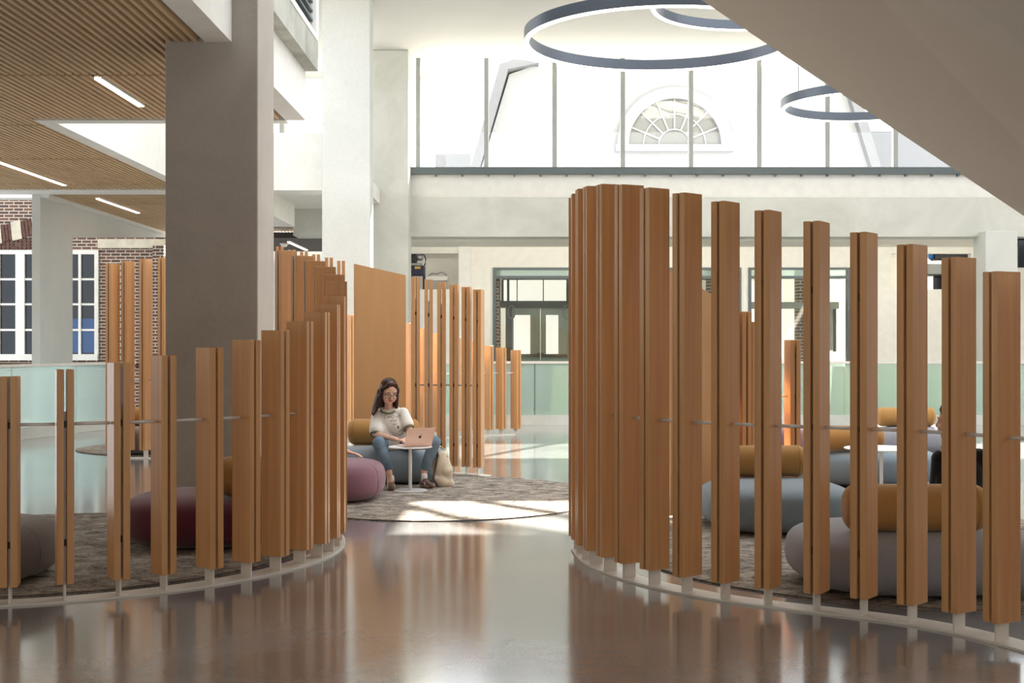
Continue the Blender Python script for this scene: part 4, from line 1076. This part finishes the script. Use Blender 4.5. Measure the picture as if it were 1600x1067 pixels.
# local frame: +Y points back to the user, hinge along X at y=0
b = bmesh.new(); abox(b, -.152, .152, .004, .215, .003, .015); bmesh.ops.bevel(b, geom=b.edges[:], offset=.003, segments=2, affect='EDGES'); kb = bm_out(b, 'keyboard_base', M['rose_gold'], lt)
b = bmesh.new()
for r_ in range(5):
    for c_ in range(13): abox(b, -.135+c_*.0209, -.135+c_*.0209+.0165, .03+r_*.019, .03+r_*.019+.0155, .0151, .0165)
bm_out(b, 'keys', M['black'], kb)
b = bmesh.new(); abox(b, -.05, .05, .14, .205, .0151, .0156); bm_out(b, 'trackpad', M['silver'], kb)
tilt = math.radians(30)
b = bmesh.new(); abox(b, -.152, .152, -.003, .003, 0, .213); bmesh.ops.bevel(b, geom=b.edges[:], offset=.0025, segments=2, affect='EDGES')
lid = bm_out(b, 'lid', M['rose_gold'], lt, (0, 0, .012)); lid.rotation_euler = (tilt, 0, 0)
b = bmesh.new(); abox(b, -.143, .143, .0031, .0036, .012, .203); bm_out(b, 'display', M['screen_on'], lid)
# fruit shaped mark on the lid
b = bmesh.new(); o_pts = []
for i in range(40):
    t = 2*PI*i/40; r = .0165*(1-.10*math.cos(2*t)*.5)
    x = r*math.cos(t)*1.0; z = r*math.sin(t)
    if abs(x) < .006 and z > 0: z -= .003*(1-abs(x)/.006)
    if abs(x) < .006 and z < 0: z += .002*(1-abs(x)/.006)
    dx, dz = x-.0195, z-.002
    dd = math.hypot(dx, dz)
    if dd < .0085: x = .0195-.0085*math.cos(math.asin(max(-1, min(1, dz/.0085))))
    o_pts.append((x, z))
va = [b.verts.new((x, -.0031, .107+z)) for x, z in o_pts]; vb = [b.verts.new((x, -.0037, .107+z)) for x, z in o_pts]
b.faces.new(va); b.faces.new(vb[::-1])
for i in range(40): b.faces.new((va[i], vb[i], vb[(i+1) % 40], va[(i+1) % 40]))
lf = [(0, .018), (.004, .019), (.0075, .023), (.008, .028), (.004, .027), (.0005, .023)]
va = [b.verts.new((x, -.0031, .107+z)) for x, z in lf]; vb = [b.verts.new((x, -.0037, .107+z)) for x, z in lf]
b.faces.new(va); b.faces.new(vb[::-1])
for i in range(6): b.faces.new((va[i], vb[i], vb[(i+1) % 6], va[(i+1) % 6]))
bm_out(b, 'fruit_emblem', M['black'], lid)

# tote bag
bg_ = thing('tote_bag', 'natural canvas tote bag leaning beside the blue grey pouf', 'bag', (0, 0, 0))
bx = lambda px, py, Y: Q(px, py, Y-.08)
blob('bag_body', [('e', bx(691, 735, 13.62), (.105, .07, .20), Euler((0, -.18, 0))), ('c', bx(690, 752, 13.6), .075, bx(702, 755, 13.62), .055), ('c', bx(692, 712, 13.64), .055, bx(696, 735, 13.62), .08), ('c', bx(681, 748, 13.58), .04, bx(690, 754, 13.6), .06)],
     M['canvas'], bg_, .009, 5)
b = bmesh.new(); tube(b, [bx(686, 712, 13.58), bx(684, 704, 13.6), bx(688, 697, 13.64), bx(694, 702, 13.66), bx(699, 714, 13.6)], .009, 8); bm_out(b, 'bag_handle', M['canvas'], bg_, smooth=True)
b = bmesh.new(); tube(b, [bx(683, 697, 13.62), bx(684, 712, 13.56), bx(680, 730, 13.55), bx(677, 748, 13.53), bx(684, 760, 13.52), bx(693, 764, 13.53)], .010, 8); bm_out(b, 'side_strap', M['strap'], bg_, smooth=True)

# person in black, seen from behind through the right fins
pb_ = thing('person', 'person in black with short dark hair, seated behind the nearest ochre bolster at right', 'person')
Yp = 8.3
s1, s2 = Q(1470, 717, Yp), Q(1530, 715, Yp); hd2 = Vector(Q(1488, 661, Yp-.02)); nk = Q(1493, 700, Yp)
blob('body', [('c', nk, .05, tuple(hd2+V3((.0, .0, -.05))), .048), ('c', nk, .055, Q(1498, 730, Yp), .09), ('c', s1, .04, Q(1466, 775, Yp+.1), .035), ('c', Q(1466, 775, Yp+.1), .035, Q(1480, 783, Yp+.33), .025),
     ('c', s2, .04, Q(1538, 778, Yp+.1), .035), ('c', Q(1538, 778, Yp+.1), .035, Q(1512, 785, Yp+.33), .025)]
     + hand_prims(Q(1480, 783, Yp+.33), (.5, .8, -.2), (0, 0, -1), 1, .6) + hand_prims(Q(1512, 785, Yp+.33), (-.4, .8, -.2), (0, 0, -1), -1, .6), M['skin'], pb_, .007, 2)
blob('black_top', [('e', Q(1500, 745, Yp+.01), (.165, .11, .19), Euler((-.05, 0, 0))), ('c', s1, .062, s2, .062), ('c', s1, .060, Q(1464, 775, Yp+.1), .055), ('c', s2, .060, Q(1540, 778, Yp+.1), .055), ('e', Q(1500, 790, Yp), (.17, .12, .10), Euler((0, 0, 0)))], M['black_cloth'], pb_, .009, 4)
blob('pale_collar', [('c', Q(1476, 702, Yp-.02), .035, Q(1512, 703, Yp-.02), .035), ('c', Q(1480, 705, Yp-.06), .03, Q(1505, 706, Yp-.07), .03)], M['lilac_cloth'], pb_, .008, 4)
blob('trousers', [('c', Q(1488, 800, Yp+.02), .085, Q(1478, 800, Yp+.36), .072), ('c', Q(1512, 800, Yp+.02), .085, Q(1525, 800, Yp+.36), .072), ('c', Q(1478, 800, Yp+.36), .072, (WX(1478, Yp+.5), Yp+.62, .10), .05), ('c', Q(1525, 800, Yp+.36), .072, (WX(1522, Yp+.5), Yp+.62, .10), .05)], M['black_cloth'], pb_, .01, 3)
for px in (1478, 1522):
    x = WX(px, Yp+.5); blob('shoe', [('c', (x, Yp+.60, .052), .038, (x, Yp+.76, .045), .03)], M['black'], pb_, .007, 2)
mt = Matrix.Translation(hd2) @ Euler((math.radians(-8), 0, math.radians(-128))).to_matrix().to_4x4() @ Matrix.Rotation(.12, 4, 'X') @ Matrix.Diagonal((1.02, 1.02, 1.05, 1))
head_set(pb_, mt, M['hair_black'], False, False)

# third person: only a hand and forearm show past the left screen, resting on the mauve pouf side
pc_ = thing('person', 'person hidden behind the left fin screen, only a hand resting by the mauve pouf shows', 'person')
Yh = 13.15
a0 = Q(500, 668, Yh+.1); e0 = Q(512, 698, Yh); w0 = Q(545, 706.5, Yh)
blob('body', [('c', Q(484, 655, Yh+.2), .045, Q(484, 636, Yh+.2), .045), ('c', a0, .042, e0, .036), ('c', e0, .036, w0, .025)] + hand_prims(w0, (1, -.1, -.22), (0, 0, -1), 1, .35, .95) + [('c', Q(484, 655, Yh+.2), .05, a0, .045)], M['skin'], pc_, .006, 2)
blob('burgundy_top', [('e', Q(484, 680, Yh+.2), (.15, .11, .20), Euler((0, 0, 0))), ('c', Q(468, 662, Yh+.2), .055, Q(500, 662, Yh+.2), .055), ('c', Q(500, 664, Yh+.12), .06, Q(509, 690, Yh+.02), .05), ('c', Q(468, 664, Yh+.2), .055, Q(462, 700, Yh+.1), .045)], M['f_burgundy'], pc_, .009, 3)
blob('trousers', [('c', Q(480, 704, Yh+.2), .09, Q(470, 704, Yh-.2), .07), ('c', Q(490, 704, Yh+.2), .09, Q(496, 704, Yh-.2), .07), ('c', Q(470, 704, Yh-.2), .07, (WX(470, Yh-.2), Yh-.22, .1), .05), ('c', Q(496, 704, Yh-.2), .07, (WX(496, Yh-.2), Yh-.22, .1), .05)], M['denim'], pc_, .01, 3)
mt = Matrix.Translation(Vector(Q(484, 615, Yh+.15))) @ Euler((math.radians(12), 0, math.radians(30))).to_matrix().to_4x4()
head_set(pc_, mt, M['hair_black'], False, False)
